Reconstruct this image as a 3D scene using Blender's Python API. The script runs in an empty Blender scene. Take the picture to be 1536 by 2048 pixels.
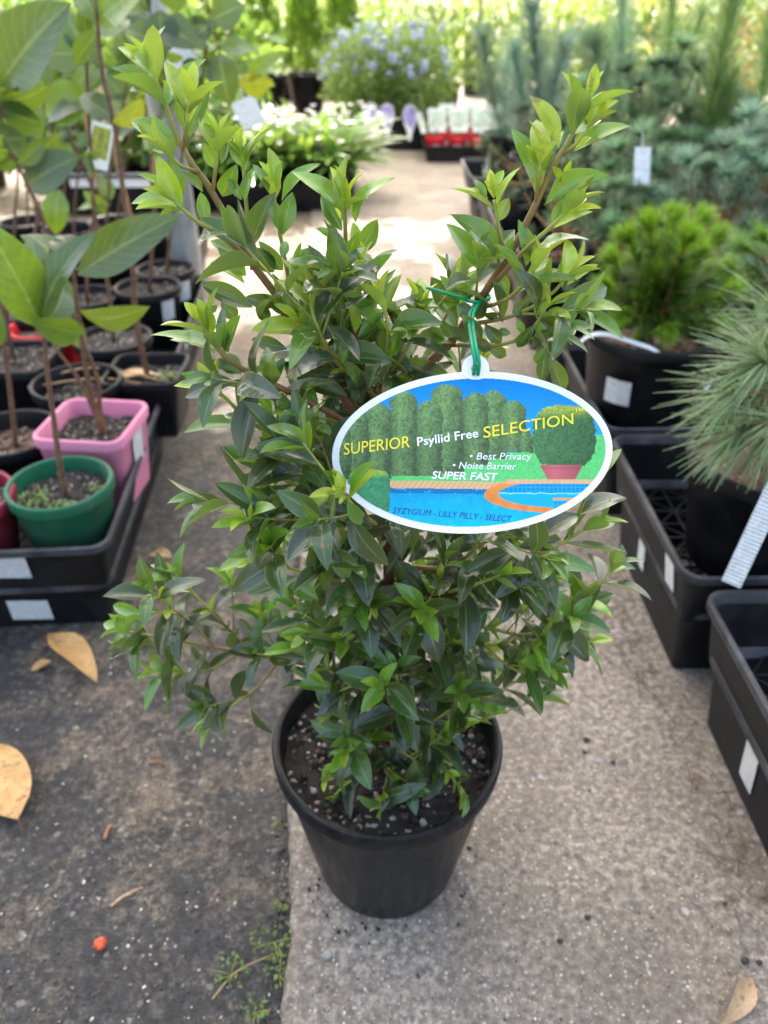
import bpy, math, random
import numpy as np
from mathutils import Vector, Matrix, noise
random.seed(7); rng = np.random.default_rng(7)
R = math.radians
sc = bpy.context.scene
C = sc.collection

# ------------------------------------------------------------------ camera
CAMZ, PITCH, FPX = 0.75, R(35.0), 1536.0
cam_d = bpy.data.cameras.new('camera'); cam = bpy.data.objects.new('camera', cam_d); C.objects.link(cam)
cam.location = (0, 0, CAMZ); cam.rotation_euler = (R(90) - PITCH, 0, 0)
cam_d.sensor_width = 36; cam_d.lens = 27.0; cam_d.clip_start = 0.02; cam_d.clip_end = 500
cam_d.dof.use_dof = True; cam_d.dof.focus_distance = 0.43; cam_d.dof.aperture_fstop = 7.4; cam_d.dof.aperture_blades = 0
sc.camera = cam

# ------------------------------------------------------------------ sky, sun, exposure
SUN_EL, SUN_AZ = R(50), R(-10)      # azimuth measured from +Y (ahead of the lens) towards +X
w = bpy.data.worlds.new('World'); sc.world = w; w.use_nodes = True
nt = w.node_tree; bg = nt.nodes['Background']
sky = nt.nodes.new('ShaderNodeTexSky'); sky.sky_type = 'NISHITA'; sky.sun_disc = False
sky.sun_elevation = SUN_EL; sky.sun_rotation = SUN_AZ
sky.air_density = 1.3; sky.dust_density = 7.0; sky.ozone_density = 0.6
nt.links.new(sky.outputs[0], bg.inputs[0]); bg.inputs[1].default_value = 0.15
sun_d = bpy.data.lights.new('sun', 'SUN'); sun_d.energy = 2.9; sun_d.angle = R(0.5); sun_d.color = (1, 0.95, 0.87)
sun = bpy.data.objects.new('sun', sun_d); C.objects.link(sun)
sdir = Vector((math.sin(SUN_AZ) * math.cos(SUN_EL), math.cos(SUN_AZ) * math.cos(SUN_EL), math.sin(SUN_EL)))
sun.rotation_euler = sdir.to_track_quat('Z', 'Y').to_euler(); sun.location = sdir * 20
sc.view_settings.view_transform = 'Standard'; sc.view_settings.look = 'None'
sc.view_settings.exposure = 2.34; sc.view_settings.gamma = 1.0
sc.cycles.use_denoising = True; sc.cycles.max_bounces = 8; sc.cycles.transparent_max_bounces = 8
sc.cycles.diffuse_bounces = 4; sc.cycles.sample_clamp_indirect = 6.0

# ------------------------------------------------------------------ pixel -> world
FW = np.array([0, math.cos(PITCH), -math.sin(PITCH)]); UP = np.array([0, math.sin(PITCH), math.cos(PITCH)]); RT = np.array([1.0, 0, 0])
CAM = np.array([0, 0, CAMZ])
def ray(px, py): return FW + RT * ((px - 768) / FPX) + UP * ((1024 - py) / FPX)
def at_y(px, py, Y): d = ray(px, py); return CAM + d * (Y / d[1])
def at_z(px, py, z): d = ray(px, py); return CAM + d * ((z - CAMZ) / d[2])
def at_d(px, py, dep): return CAM + ray(px, py) * dep
def to_px(p):
    v = np.asarray(p) - CAM; dep = v @ FW
    return 768 + FPX * (v @ RT) / dep, 1024 - FPX * (v @ UP) / dep, dep

# ------------------------------------------------------------------ materials
def newmat(name):
    m = bpy.data.materials.new(name); m.use_nodes = True
    t = m.node_tree; return m, t, t.nodes['Principled BSDF'], t.nodes['Material Output']
def N(t, typ, **kw):
    n = t.nodes.new(typ)
    for k, v in kw.items():
        if k in n.inputs: n.inputs[k].default_value = v
        else: setattr(n, k, v)
    return n
def ramp(t, fac, stops):
    r = t.nodes.new('ShaderNodeValToRGB'); el = r.color_ramp.elements
    while len(el) < len(stops): el.new(0.5)
    for e, (p, c) in zip(el, stops):
        e.position = p; e.color = (c[0], c[1], c[2], 1) if not np.isscalar(c) else (c, c, c, 1)
    t.links.new(fac, r.inputs[0]); return r.outputs[0]
def mixc(t, fac, a, b, mode='MIX'):
    n = t.nodes.new('ShaderNodeMix'); n.data_type = 'RGBA'; n.blend_type = mode
    for s, v in ((n.inputs[0], fac), (n.inputs[6], a), (n.inputs[7], b)):
        if hasattr(v, 'links'): t.links.new(v, s)
        else: s.default_value = v if np.isscalar(v) else (*v[:3], 1)
    return n.outputs[2]
def bump(t, bsdf, h, strength=0.3, dist=0.001):
    b = t.nodes.new('ShaderNodeBump'); b.inputs['Strength'].default_value = strength; b.inputs['Distance'].default_value = dist
    t.links.new(h, b.inputs['Height']); t.links.new(b.outputs[0], bsdf.inputs['Normal'])
def objco(t): return t.nodes.new('ShaderNodeTexCoord').outputs['Object']
def geopos(t): return t.nodes.new('ShaderNodeNewGeometry').outputs['Position']
def noise_n(t, co, scale, detail=4, rough=0.55):
    n = N(t, 'ShaderNodeTexNoise', Scale=scale, Detail=detail, Roughness=rough); t.links.new(co, n.inputs['Vector']); return n.outputs['Fac']

def plastic(name, col, rough=0.45, dust=(0.22, 0.2, 0.18), amt=0.25, scale=14):
    m, t, b, o = newmat(name); co = geopos(t)
    f = noise_n(t, co, scale, 6, 0.65)
    g = noise_n(t, co, scale * 9, 3, 0.6)
    d = ramp(t, f, [(0.42, 0.0), (0.75, amt)])
    c = mixc(t, d, col, dust)
    c = mixc(t, ramp(t, g, [(0.62, 0.0), (0.8, amt * 0.5)]), c, dust)
    t.links.new(c, b.inputs['Base Color'])
    t.links.new(ramp(t, f, [(0.3, rough), (0.8, min(1, rough + 0.25))]), b.inputs['Roughness'])
    bump(t, b, g, 0.12, 0.0006); b.inputs['Specular IOR Level'].default_value = 0.24; return m
def simple(name, col, rough=0.6, var=0.25, scale=30, bmp=0.2, metal=0.0):
    m, t, b, o = newmat(name); co = geopos(t); f = noise_n(t, co, scale, 5)
    c2 = tuple(max(0, x * (1 - var)) for x in col); c3 = tuple(min(1, x * (1 + var)) for x in col)
    t.links.new(ramp(t, f, [(0.3, c2), (0.7, c3)]), b.inputs['Base Color']); b.inputs['Roughness'].default_value = rough
    b.inputs['Metallic'].default_value = metal
    if bmp: bump(t, b, f, bmp, 0.002)
    return m

def leafmat(name, src='OBJ', rough=0.33, trans=0.34, rib=0.35, vein_scale=26, edge=0.3, coat=0.25):
    """colour from the object colour (single leaves) or from the mesh attribute col (joined leaves)"""
    m, t, b, o = newmat(name)
    if src == 'OBJ': col = t.nodes.new('ShaderNodeObjectInfo').outputs['Color']
    else: col = N(t, 'ShaderNodeAttribute', attribute_name='col').outputs['Color']
    uv = t.nodes.new('ShaderNodeUVMap').outputs[0]
    sp = t.nodes.new('ShaderNodeSeparateXYZ'); t.links.new(uv, sp.inputs[0])
    a = N(t, 'ShaderNodeMath', operation='SUBTRACT'); t.links.new(sp.outputs[0], a.inputs[0]); a.inputs[1].default_value = 0.5
    ab = N(t, 'ShaderNodeMath', operation='ABSOLUTE'); t.links.new(a.outputs[0], ab.inputs[0])
    pale = mixc(t, 0.55, col, (0.55, 0.62, 0.22))
    ribf = ramp(t, ab.outputs[0], [(0.012, rib), (0.05, 0.0)])
    c = mixc(t, ribf, col, pale)
    edgef = ramp(t, ab.outputs[0], [(0.455, 0.0), (0.5, edge)])
    c = mixc(t, edgef, c, pale)
    # fine side veins
    ma = N(t, 'ShaderNodeMath', operation='MULTIPLY_ADD'); t.links.new(ab.outputs[0], ma.inputs[0]); ma.inputs[1].default_value = -0.55; t.links.new(sp.outputs[1], ma.inputs[2])
    sn = N(t, 'ShaderNodeMath', operation='MULTIPLY'); t.links.new(ma.outputs[0], sn.inputs[0]); sn.inputs[1].default_value = vein_scale * 6.283
    si = N(t, 'ShaderNodeMath', operation='SINE'); t.links.new(sn.outputs[0], si.inputs[0])
    vf = ramp(t, si.outputs[0], [(0.55, 0.0), (1.0, 0.12)])
    c = mixc(t, vf, c, pale)
    # blotches
    bl = noise_n(t, geopos(t), 90, 3)
    c = mixc(t, ramp(t, bl, [(0.35, 0.30), (0.65, 0.0)]), c, (0.02, 0.035, 0.012))
    if src == 'OBJ' and name == 'glossy_leaf':      # a few blemished leaves
        rn = t.nodes.new('ShaderNodeObjectInfo').outputs['Random']; sp2 = noise_n(t, geopos(t), 160, 4, 0.6)
        mu = N(t, 'ShaderNodeMath', operation='MULTIPLY'); t.links.new(ramp(t, rn, [(0.78, 0.0), (0.95, 1.0)]), mu.inputs[0]); t.links.new(ramp(t, sp2, [(0.58, 0.0), (0.63, 0.85)]), mu.inputs[1])
        c = mixc(t, mu.outputs[0], c, (0.20, 0.12, 0.045))
    # matt paler underside
    bf = t.nodes.new('ShaderNodeNewGeometry').outputs['Backfacing']
    uc = mixc(t, 0.28, c, (0.30, 0.40, 0.14))
    c = mixc(t, bf, c, uc)
    t.links.new(c, b.inputs['Base Color'])
    rr = N(t, 'ShaderNodeMath', operation='MULTIPLY_ADD'); t.links.new(bf, rr.inputs[0]); rr.inputs[1].default_value = 0.3; rr.inputs[2].default_value = rough
    t.links.new(rr.outputs[0], b.inputs['Roughness'])
    hh = N(t, 'ShaderNodeMath', operation='MULTIPLY_ADD'); t.links.new(bl, hh.inputs[0]); hh.inputs[1].default_value = 1.6; t.links.new(si.outputs[0], hh.inputs[2])
    bump(t, b, hh.outputs[0], 0.22, 0.0008)
    b.inputs['Coat Weight'].default_value = coat; b.inputs['Coat Roughness'].default_value = 0.11
    tr = t.nodes.new('ShaderNodeBsdfTranslucent')
    t.links.new(mixc(t, 0.45, c, (0.42, 0.62, 0.05)), tr.inputs[0])
    mx = t.nodes.new('ShaderNodeMixShader'); mx.inputs[0].default_value = trans
    t.links.new(b.outputs[0], mx.inputs[1]); t.links.new(tr.outputs[0], mx.inputs[2]); t.links.new(mx.outputs[0], o.inputs[0])
    return m

M = {}
M['black'] = plastic('black_plastic', (0.0045, 0.0045, 0.006), 0.36, amt=0.06)
M['blackdusty'] = plastic('black_plastic_dusty', (0.0055, 0.0055, 0.007), 0.42, dust=(0.09, 0.088, 0.086), amt=0.24, scale=9)
M['rim'] = plastic('worn_lit_rim', (0.03, 0.03, 0.033), 0.5, dust=(0.16, 0.16, 0.16), amt=0.5, scale=20)  # lighter colour holds dust and wear plus light caught by the edge
def potmat():
    m, t, b, o = newmat('streaked_black_pot'); co = geopos(t); mp = N(t, 'ShaderNodeMapping'); mp.inputs['Scale'].default_value = (1, 1, 0.10); t.links.new(co, mp.inputs[0])
    st = noise_n(t, mp.outputs[0], 60, 5, 0.65); sp = t.nodes.new('ShaderNodeSeparateXYZ'); t.links.new(co, sp.inputs[0])
    low = N(t, 'ShaderNodeMapRange'); low.inputs[1].default_value = 0.0; low.inputs[2].default_value = 0.07; low.inputs[3].default_value = 0.5; low.inputs[4].default_value = 0.12; t.links.new(sp.outputs[2], low.inputs[0])
    c = mixc(t, ramp(t, st, [(0.42, 0.0), (0.72, 0.14)]), (0.0042, 0.0042, 0.0055), (0.10, 0.10, 0.10))
    mu = N(t, 'ShaderNodeMath', operation='MULTIPLY'); t.links.new(ramp(t, noise_n(t, co, 150, 4, .7), [(0.5, 0.0), (0.68, 1.0)]), mu.inputs[0]); t.links.new(low.outputs[0], mu.inputs[1])
    c = mixc(t, mu.outputs[0], c, (0.13, 0.11, 0.09)); t.links.new(c, b.inputs['Base Color'])
    t.links.new(ramp(t, st, [(0.3, 0.26), (0.7, 0.5)]), b.inputs['Roughness']); b.inputs['Specular IOR Level'].default_value = 0.24; bump(t, b, st, 0.1, 0.001); return m
M['heropot'] = potmat()
M['pink'] = plastic('pink_plastic', (0.70, 0.24, 0.36), 0.45, dust=(0.42, 0.28, 0.27), amt=0.32)
M['green'] = plastic('green_plastic', (0.01, 0.105, 0.05), 0.42, dust=(0.14, 0.15, 0.11), amt=0.4)
M['maroon'] = plastic('maroon_plastic', (0.20, 0.01, 0.03), 0.45, amt=0.15)
M['red'] = plastic('red_plastic', (0.62, 0.015, 0.025), 0.4, dust=(0.6, 0.3, 0.3), amt=0.12)
M['white'] = plastic('white_plastic', (0.78, 0.79, 0.78), 0.4, dust=(0.5, 0.48, 0.44), amt=0.25)
M['galv'] = simple('galvanised_steel', (0.42, 0.45, 0.46), 0.42, 0.18, 25, 0.05, 0.75)
M['bark'] = simple('brown_bark', (0.15, 0.075, 0.04), 0.7, 0.4, 120, 0.5)
M['twigbrown'] = simple('reddish_twig', (0.21, 0.10, 0.045), 0.55, 0.35, 140, 0.3)
M['twiggreen'] = simple('green_twig', (0.26, 0.30, 0.06), 0.5, 0.3, 140, 0.2)
M['bamboo'] = simple('bamboo', (0.45, 0.27, 0.12), 0.55, 0.25, 60, 0.2)
M['orange_bark'] = simple('orange_pine_bark', (0.30, 0.13, 0.05), 0.75, 0.4, 80, 0.5)
M['tie'] = simple('green_tie_plastic', (0.0, 0.30, 0.13), 0.35, 0.15, 60, 0.0)
M['leafO'] = leafmat('glossy_leaf', 'OBJ', 0.30, 0.25, 0.45, 26, 0.5, 0.7)
M['leafA'] = leafmat('glossy_leaf_joined', 'ATT', 0.30, 0.25, 0.45, 26, 0.5, 0.7)
M['magO'] = leafmat('magnolia_leaf', 'OBJ', 0.32, 0.33, 0.5, 9, 0.12, 0.5)
M['plantA'] = leafmat('plant_leaf_joined', 'ATT', 0.4, 0.38, 0.1, 10, 0.0)
M['glossA'] = leafmat('strappy_leaf_joined', 'ATT', 0.10, 0.3, 0.1, 10, 0.0)
def needlemat():
    m, t, b, o = newmat('pine_needle')
    c = N(t, 'ShaderNodeAttribute', attribute_name='col').outputs['Color']
    t.links.new(c, b.inputs['Base Color']); b.inputs['Roughness'].default_value = 0.42
    tr = t.nodes.new('ShaderNodeBsdfTranslucent'); t.links.new(c, tr.inputs[0])
    mx = t.nodes.new('ShaderNodeMixShader'); mx.inputs[0].default_value = 0.36
    t.links.new(b.outputs[0], mx.inputs[1]); t.links.new(tr.outputs[0], mx.inputs[2]); t.links.new(mx.outputs[0], o.inputs[0]); return m
M['needle'] = needlemat()
def soilmat(name, lo, hi, speck=(0.45, 0.4, 0.34)):
    m, t, b, o = newmat(name); co = geopos(t)
    f = noise_n(t, co, 160, 6, 0.7)
    v = N(t, 'ShaderNodeTexVoronoi', Scale=300); t.links.new(co, v.inputs['Vector'])
    sp = t.nodes.new('ShaderNodeSeparateColor'); t.links.new(v.outputs['Color'], sp.inputs[0])
    c = ramp(t, f, [(0.3, lo), (0.7, hi)])
    c = mixc(t, ramp(t, sp.outputs[0], [(0.93, 0.0), (0.95, 0.8)]), c, speck)
    t.links.new(c, b.inputs['Base Color']); b.inputs['Roughness'].default_value = 0.9
    bump(t, b, f, 0.9, 0.004); return m
M['soil'] = soilmat('dark_potting_soil', (0.008, 0.007, 0.006), (0.05, 0.038, 0.03))
M['mulch'] = soilmat('brown_mulch', (0.05, 0.03, 0.02), (0.22, 0.13, 0.08))
def stickermat(name, lines=True):
    m, t, b, o = newmat(name); co = objco(t)
    f = noise_n(t, geopos(t), 120, 4)
    c = ramp(t, f, [(0.3, (0.62, 0.63, 0.62)), (0.7, (0.8, 0.81, 0.8))])
    if lines:
        uv = t.nodes.new('ShaderNodeUVMap').outputs[0]
        mp = N(t, 'ShaderNodeMapping'); mp.inputs['Scale'].default_value = (3.0, 9.0, 1); t.links.new(uv, mp.inputs[0])
        wv = N(t, 'ShaderNodeTexWave', Scale=1.0, Distortion=0.0); wv.bands_direction = 'Y'; t.links.new(mp.outputs[0], wv.inputs['Vector'])
        mp2 = N(t, 'ShaderNodeMapping'); mp2.inputs['Scale'].default_value = (40.0, 9.0, 1); t.links.new(uv, mp2.inputs[0])
        nz = noise_n(t, mp2.outputs[0], 1.0, 2)
        mm = N(t, 'ShaderNodeMath', operation='MULTIPLY'); t.links.new(ramp(t, wv.outputs['Fac'], [(0.6, 0.0), (0.75, 1.0)]), mm.inputs[0]); t.links.new(ramp(t, nz, [(0.42, 0.0), (0.5, 0.9)]), mm.inputs[1])
        c = mixc(t, mm.outputs[0], c, (0.12, 0.13, 0.15))
    t.links.new(c, b.inputs['Base Color']); b.inputs['Roughness'].default_value = 0.35; return m
M['sticker'] = stickermat('printed_white_label')
def cmat(name, col, rough=0.4):
    m, t, b, o = newmat(name); b.inputs['Base Color'].default_value = (*col, 1); b.inputs['Roughness'].default_value = rough; return m
M['card'] = cmat('white_card', (0.82, 0.83, 0.84), 0.3)
M['ink_yellow'] = cmat('yellow_ink', (0.86, 0.72, 0.02), 0.35)
M['ink_white'] = cmat('white_ink', (0.85, 0.86, 0.86), 0.35)
M['ink_navy'] = cmat('navy_ink', (0.01, 0.045, 0.11), 0.35)
def printmat():
    m, t, b, o = newmat('printed_picture')
    t.links.new(N(t, 'ShaderNodeAttribute', attribute_name='col').outputs['Color'], b.inputs['Base Color'])
    b.inputs['Roughness'].default_value = 0.42; b.inputs['Specular IOR Level'].default_value = 0.2; return m
M['print'] = printmat()
def deadleafmat(name, a, b2, spot):
    m, t, b, o = newmat(name); co = geopos(t)
    c = ramp(t, noise_n(t, co, 45, 4), [(0.3, a), (0.7, b2)])
    c = mixc(t, ramp(t, noise_n(t, co, 170, 3), [(0.55, 0.0), (0.68, 0.75)]), c, spot)
    t.links.new(c, b.inputs['Base Color']); b.inputs['Roughness'].default_value = 0.6
    bump(t, b, noise_n(t, co, 120, 4), 0.3, 0.002)
    tr = t.nodes.new('ShaderNodeBsdfTranslucent'); t.links.new(c, tr.inputs[0]); mx = t.nodes.new('ShaderNodeMixShader'); mx.inputs[0].default_value = 0.15
    t.links.new(b.outputs[0], mx.inputs[1]); t.links.new(tr.outputs[0], mx.inputs[2]); t.links.new(mx.outputs[0], o.inputs[0]); return m
M['dead'] = deadleafmat('orange_dead_leaf', (0.46, 0.24, 0.07), (0.62, 0.38, 0.15), (0.22, 0.10, 0.04))
M['dead2'] = deadleafmat('tan_dead_leaf', (0.45, 0.28, 0.14), (0.62, 0.43, 0.24), (0.25, 0.13, 0.06))

# ------------------------------------------------------------------ mesh helpers
def mesh_np(name, V, F, uv=None, col=None, smooth=True):
    """V (n,3), F (m,3|4) one face size; uv, col per vertex"""
    V = np.asarray(V, np.float32); F = np.asarray(F, np.int32); k = F.shape[1]
    me = bpy.data.meshes.new(name)
    me.vertices.add(len(V)); me.vertices.foreach_set('co', V.ravel())
    me.loops.add(F.size); me.loops.foreach_set('vertex_index', F.ravel())
    me.polygons.add(len(F)); me.polygons.foreach_set('loop_start', np.arange(0, F.size, k, dtype=np.int32))
    if smooth: me.polygons.foreach_set('use_smooth', np.ones(len(F), bool))
    if uv is not None:
        l = me.uv_layers.new(name='UVMap'); l.data.foreach_set('uv', np.asarray(uv, np.float32)[F.ravel()].ravel())
    if col is not None:
        a = me.color_attributes.new('col', 'FLOAT_COLOR', 'POINT')
        cc = np.ones((len(V), 4), np.float32); cc[:, :3] = col; a.data.foreach_set('color', cc.ravel())
    me.update(calc_edges=True); return me
def mesh_py(name, V, F, smooth=True, uv=None):
    me = bpy.data.meshes.new(name); me.from_pydata([tuple(v) for v in V], [], [tuple(f) for f in F])
    if smooth: me.polygons.foreach_set('use_smooth', np.ones(len(me.polygons), bool))
    if uv is not None:
        l = me.uv_layers.new(name='UVMap')
        for lp in me.loops: l.data[lp.index].uv = uv[lp.vertex_index]
    me.update(); return me
def obj(name, me, mat, parent=None, loc=None, mw=None, kind=None, color=None):
    o = bpy.data.objects.new(name, me); C.objects.link(o)
    if mat is not None and not me.materials: me.materials.append(mat)
    if parent is not None: o.parent = parent
    if mw is not None: o.matrix_basis = mw
    if loc is not None: o.location = loc
    if kind: o['kind'] = kind
    if color is not None: o.color = (*color[:3], 1)
    return o
def tag(o, label=None, cat=None, group=None, kind=None):
    if label: o['label'] = label
    if cat: o['category'] = cat
    if group: o['group'] = group
    if kind: o['kind'] = kind
    return o
def thing(name, label, cat, loc=(0, 0, 0), rz=0.0, group=None):
    e = bpy.data.objects.new(name, None); C.objects.link(e); e.empty_display_size = 0.05
    e.location = loc; e.rotation_euler = (0, 0, rz); return tag(e, label, cat, group)
class Acc:
    def __init__(s): s.V = []; s.F = []; s.U = []; s.K = []; s.n = 0
    def add(s, V, F, U=None, K=None):
        V = np.asarray(V, float); s.V.append(V); s.F.append(np.asarray(F, int) + s.n); s.n += len(V)
        s.U.append(np.zeros((len(V), 2)) if U is None else U)
        s.K.append(np.tile((0.5, 0.5, 0.5), (len(V), 1)) if K is None else np.broadcast_to(K, (len(V), 3)))
    def mesh(s, name, off=(0, 0, 0), smooth=True):
        return mesh_np(name, np.concatenate(s.V) - np.asarray(off), np.concatenate(s.F), np.concatenate(s.U), np.concatenate(s.K), smooth)
def unit(v): v = np.asarray(v, float); return v / (np.linalg.norm(v) + 1e-12)
def smoothline(P, n):
    P = np.asarray(P, float)
    if len(P) == 2: return P[0] + (P[1] - P[0]) * np.linspace(0, 1, n)[:, None]
    Q = np.vstack([2 * P[0] - P[1], P, 2 * P[-1] - P[-2]]); out = []
    m = len(P) - 1
    for u in np.linspace(0, m, n):
        i = min(int(u), m - 1); t = u - i; a, b, c, d = Q[i:i + 4]
        out.append(0.5 * (2 * b + (c - a) * t + (2 * a - 5 * b + 4 * c - d) * t * t + (3 * b - a - 3 * c + d) * t ** 3))
    return np.array(out)
def tube_geo(P, r0, r1=None, sides=6):
    P = np.asarray(P, float); n = len(P); r = np.linspace(r0, r0 if r1 is None else r1, n)
    T = np.gradient(P, axis=0); T /= np.linalg.norm(T, axis=1)[:, None] + 1e-12
    a = np.array([0, 0, 1.0]) if abs(T[0][2]) < 0.9 else np.array([1.0, 0, 0]); V = []
    x = unit(np.cross(T[0], a))
    for i in range(n):
        x = unit(x - T[i] * (x @ T[i])); y = np.cross(T[i], x)
        for k in range(sides):
            an = 2 * math.pi * k / sides; V.append(P[i] + r[i] * (x * math.cos(an) + y * math.sin(an)))
    F = []
    for i in range(n - 1):
        for k in range(sides):
            F.append((i * sides + k, i * sides + (k + 1) % sides, (i + 1) * sides + (k + 1) % sides, (i + 1) * sides + k))
    V += [P[0], P[-1]]; a0, b0 = n * sides, n * sides + 1
    for k in range(0, sides, 1):
        F.append((a0, (k + 1) % sides, k, k)); F.append((b0, (n - 1) * sides + k, (n - 1) * sides + (k + 1) % sides, (n - 1) * sides + (k + 1) % sides))
    F2 = [tuple(dict.fromkeys(f)) for f in F]
    return np.array(V), F2
def tube(name, P, r0, r1, mat, parent=None, off=(0, 0, 0), sides=6, n=None, **kw):
    if n: P = smoothline(P, n)
    V, F = tube_geo(P, r0, r1, sides); return obj(name, mesh_py(name, V - np.asarray(off), F), mat, parent, **kw)
def circle_sec(n=48): a = np.linspace(0, 2 * np.pi, n, endpoint=False); return lambda d: np.c_[np.cos(a), np.sin(a)] * d
def rrect_sec(hx, hy, r, seg=6):
    def f(d):
        out = []; rr = max(r + d, 0.002)
        for cx, cy, a0 in ((1, 1, 0), (-1, 1, 90), (-1, -1, 180), (1, -1, 270)):
            for k in range(seg + 1):
                an = R(a0 + 90 * k / seg); out.append((cx * (hx - r) + rr * math.cos(an), cy * (hy - r) + rr * math.sin(an)))
        return np.array(out)
    return f
def loft(name, sec, prof, cap0=True, cap1=False, smooth=True):
    rings = []; V = []; F = []
    for d, z in prof:
        s = sec(d); V += [(x, y, z) for x, y in s]
    k = len(s)
    for i in range(len(prof) - 1):
        for j in range(k):
            F.append((i * k + j, i * k + (j + 1) % k, (i + 1) * k + (j + 1) % k, (i + 1) * k + j))
    if cap0: F.append(tuple(range(k - 1, -1, -1)))
    if cap1: F.append(tuple(range((len(prof) - 1) * k, len(prof) * k)))
    me = mesh_py(name, V, F, smooth)
    if smooth: me.set_sharp_from_angle(angle=R(38))
    return me
def box_geo(lo, hi):
    (a, b, c), (d, e, f) = lo, hi
    V = [(a, b, c), (d, b, c), (d, e, c), (a, e, c), (a, b, f), (d, b, f), (d, e, f), (a, e, f)]
    return V, [(3, 2, 1, 0), (4, 5, 6, 7), (0, 1, 5, 4), (1, 2, 6, 5), (2, 3, 7, 6), (3, 0, 4, 7)]

# ---- leaf templates: base at origin, +Y along the leaf, +Z its upper face, length 1
def leaf_template(wid=0.42, fold=0.35, curl=0.25, twist=0.0, wave=0.0, nl=8, nw=4, tip=1.0, base=0.06, bulge=0.72):
    ts = np.linspace(0, 1, nl + 1) ** 0.9; V = []; U = []
    s0 = np.max(np.linspace(0, 1, 200) ** bulge * (1 - np.linspace(0, 1, 200)) ** tip)
    for t in ts:
        tt = max(0, (t - base) / (1 - base))
        wd = wid * 0.5 * (tt ** bulge * (1 - tt) ** tip) / s0 + (0.012 if t < 0.99 else 0.0)
        for j in range(nw + 1):
            u = j / nw * 2 - 1; x = u * wd; z = abs(x) * fold - curl * t * t + wave * math.sin(t * 9 + u * 2) * abs(u) * 0.5 * wid
            an = twist * t; V.append((x * math.cos(an) , t * (1 - 0.25 * curl * t), z + x * math.sin(an))); U.append((j / nw, t))
    F = [(i * (nw + 1) + j, i * (nw + 1) + j + 1, (i + 1) * (nw + 1) + j + 1, (i + 1) * (nw + 1) + j) for i in range(nl) for j in range(nw)]
    return np.array(V), np.array(F), np.array(U)
def frame(l, n):
    l = unit(l); n = np.asarray(n, float); n = unit(n - l * (n @ l)); x = np.cross(l, n); return np.c_[x, l, n]
def mat4(M3, s, p):
    m = Matrix.Identity(4); A = M3 * np.asarray(s)
    for i in range(3):
        for j in range(3): m[i][j] = A[i, j]
        m[i][3] = p[i]
    return m
def jit(c, v=0.15):
    k = 1 + random.uniform(-v, v); return tuple(max(0.004, x * k * (1 + random.uniform(-v, v) * 0.4)) for x in c)
def lerp(a, b, t): return tuple(x + (y - x) * t for x, y in zip(a, b))

# ================================================================== the setting
ROW = R(4.0)                                   # the beds run 4 degrees towards -X
FR = np.array([-math.sin(ROW), math.cos(ROW), 0]); RR = np.array([math.cos(ROW), math.sin(ROW), 0])
def joint_x(y): return -0.09 - math.tan(ROW) * (y - 0.355)

def groundmat():
    m, t, b, o = newmat('stained_old_concrete'); co = geopos(t)
    big = noise_n(t, co, 4.5, 5, 0.62); mid = noise_n(t, co, 16, 6, 0.7); fine = noise_n(t, co, 125, 6, 0.78)
    sp = t.nodes.new('ShaderNodeSeparateXYZ'); t.links.new(co, sp.inputs[0])
    far = N(t, 'ShaderNodeMapRange'); far.inputs[1].default_value = 1.25; far.inputs[2].default_value = 2.1; t.links.new(sp.outputs[1], far.inputs[0])
    tan_ = ramp(t, fine, [(0.28, (0.05, 0.04, 0.032)), (0.52, (0.18, 0.135, 0.092)), (0.75, (0.37, 0.295, 0.215))])
    grime = ramp(t, fine, [(0.3, (0.008, 0.0075, 0.007)), (0.52, (0.044, 0.039, 0.034)), (0.72, (0.17, 0.15, 0.128))])
    a = N(t, 'ShaderNodeMath', operation='ADD'); t.links.new(big, a.inputs[0]); t.links.new(mid, a.inputs[1])
    a2 = N(t, 'ShaderNodeMath', operation='MULTIPLY_ADD'); t.links.new(fine, a2.inputs[0]); a2.inputs[1].default_value = 0.5; t.links.new(a.outputs[0], a2.inputs[2])
    st = ramp(t, a2.outputs[0], [(1.20 / 2, 1.0), (1.46 / 2, 0.12)])
    hv = N(t, 'ShaderNodeMath', operation='MULTIPLY'); t.links.new(a2.outputs[0], hv.inputs[0]); hv.inputs[1].default_value = 0.5
    st.node.inputs[0].links[0]; t.links.new(hv.outputs[0], st.node.inputs[0])
    inv = N(t, 'ShaderNodeMath', operation='SUBTRACT'); inv.inputs[0].default_value = 1.0; t.links.new(far.outputs[0], inv.inputs[1])
    mm = N(t, 'ShaderNodeMath', operation='MULTIPLY'); t.links.new(st, mm.inputs[0]); t.links.new(inv.outputs[0], mm.inputs[1])
    c = mixc(t, mm.outputs[0], tan_, grime)
    v = N(t, 'ShaderNodeTexVoronoi', Scale=210); t.links.new(co, v.inputs['Vector'])
    sc_ = t.nodes.new('ShaderNodeSeparateColor'); t.links.new(v.outputs['Color'], sc_.inputs[0])
    c = mixc(t, ramp(t, sc_.outputs[1], [(0.985, 0.0), (0.99, 0.3)]), c, (0.5, 0.45, 0.38))
    t.links.new(c, b.inputs['Base Color'])
    t.links.new(ramp(t, big, [(0.35, 0.38), (0.6, 0.8)]), b.inputs['Roughness'])
    h = N(t, 'ShaderNodeMath', operation='MULTIPLY_ADD'); t.links.new(mid, h.inputs[0]); h.inputs[1].default_value = 2.0; t.links.new(fine, h.inputs[2])
    bump(t, b, h.outputs[0], 0.9, 0.005); return m
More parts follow.
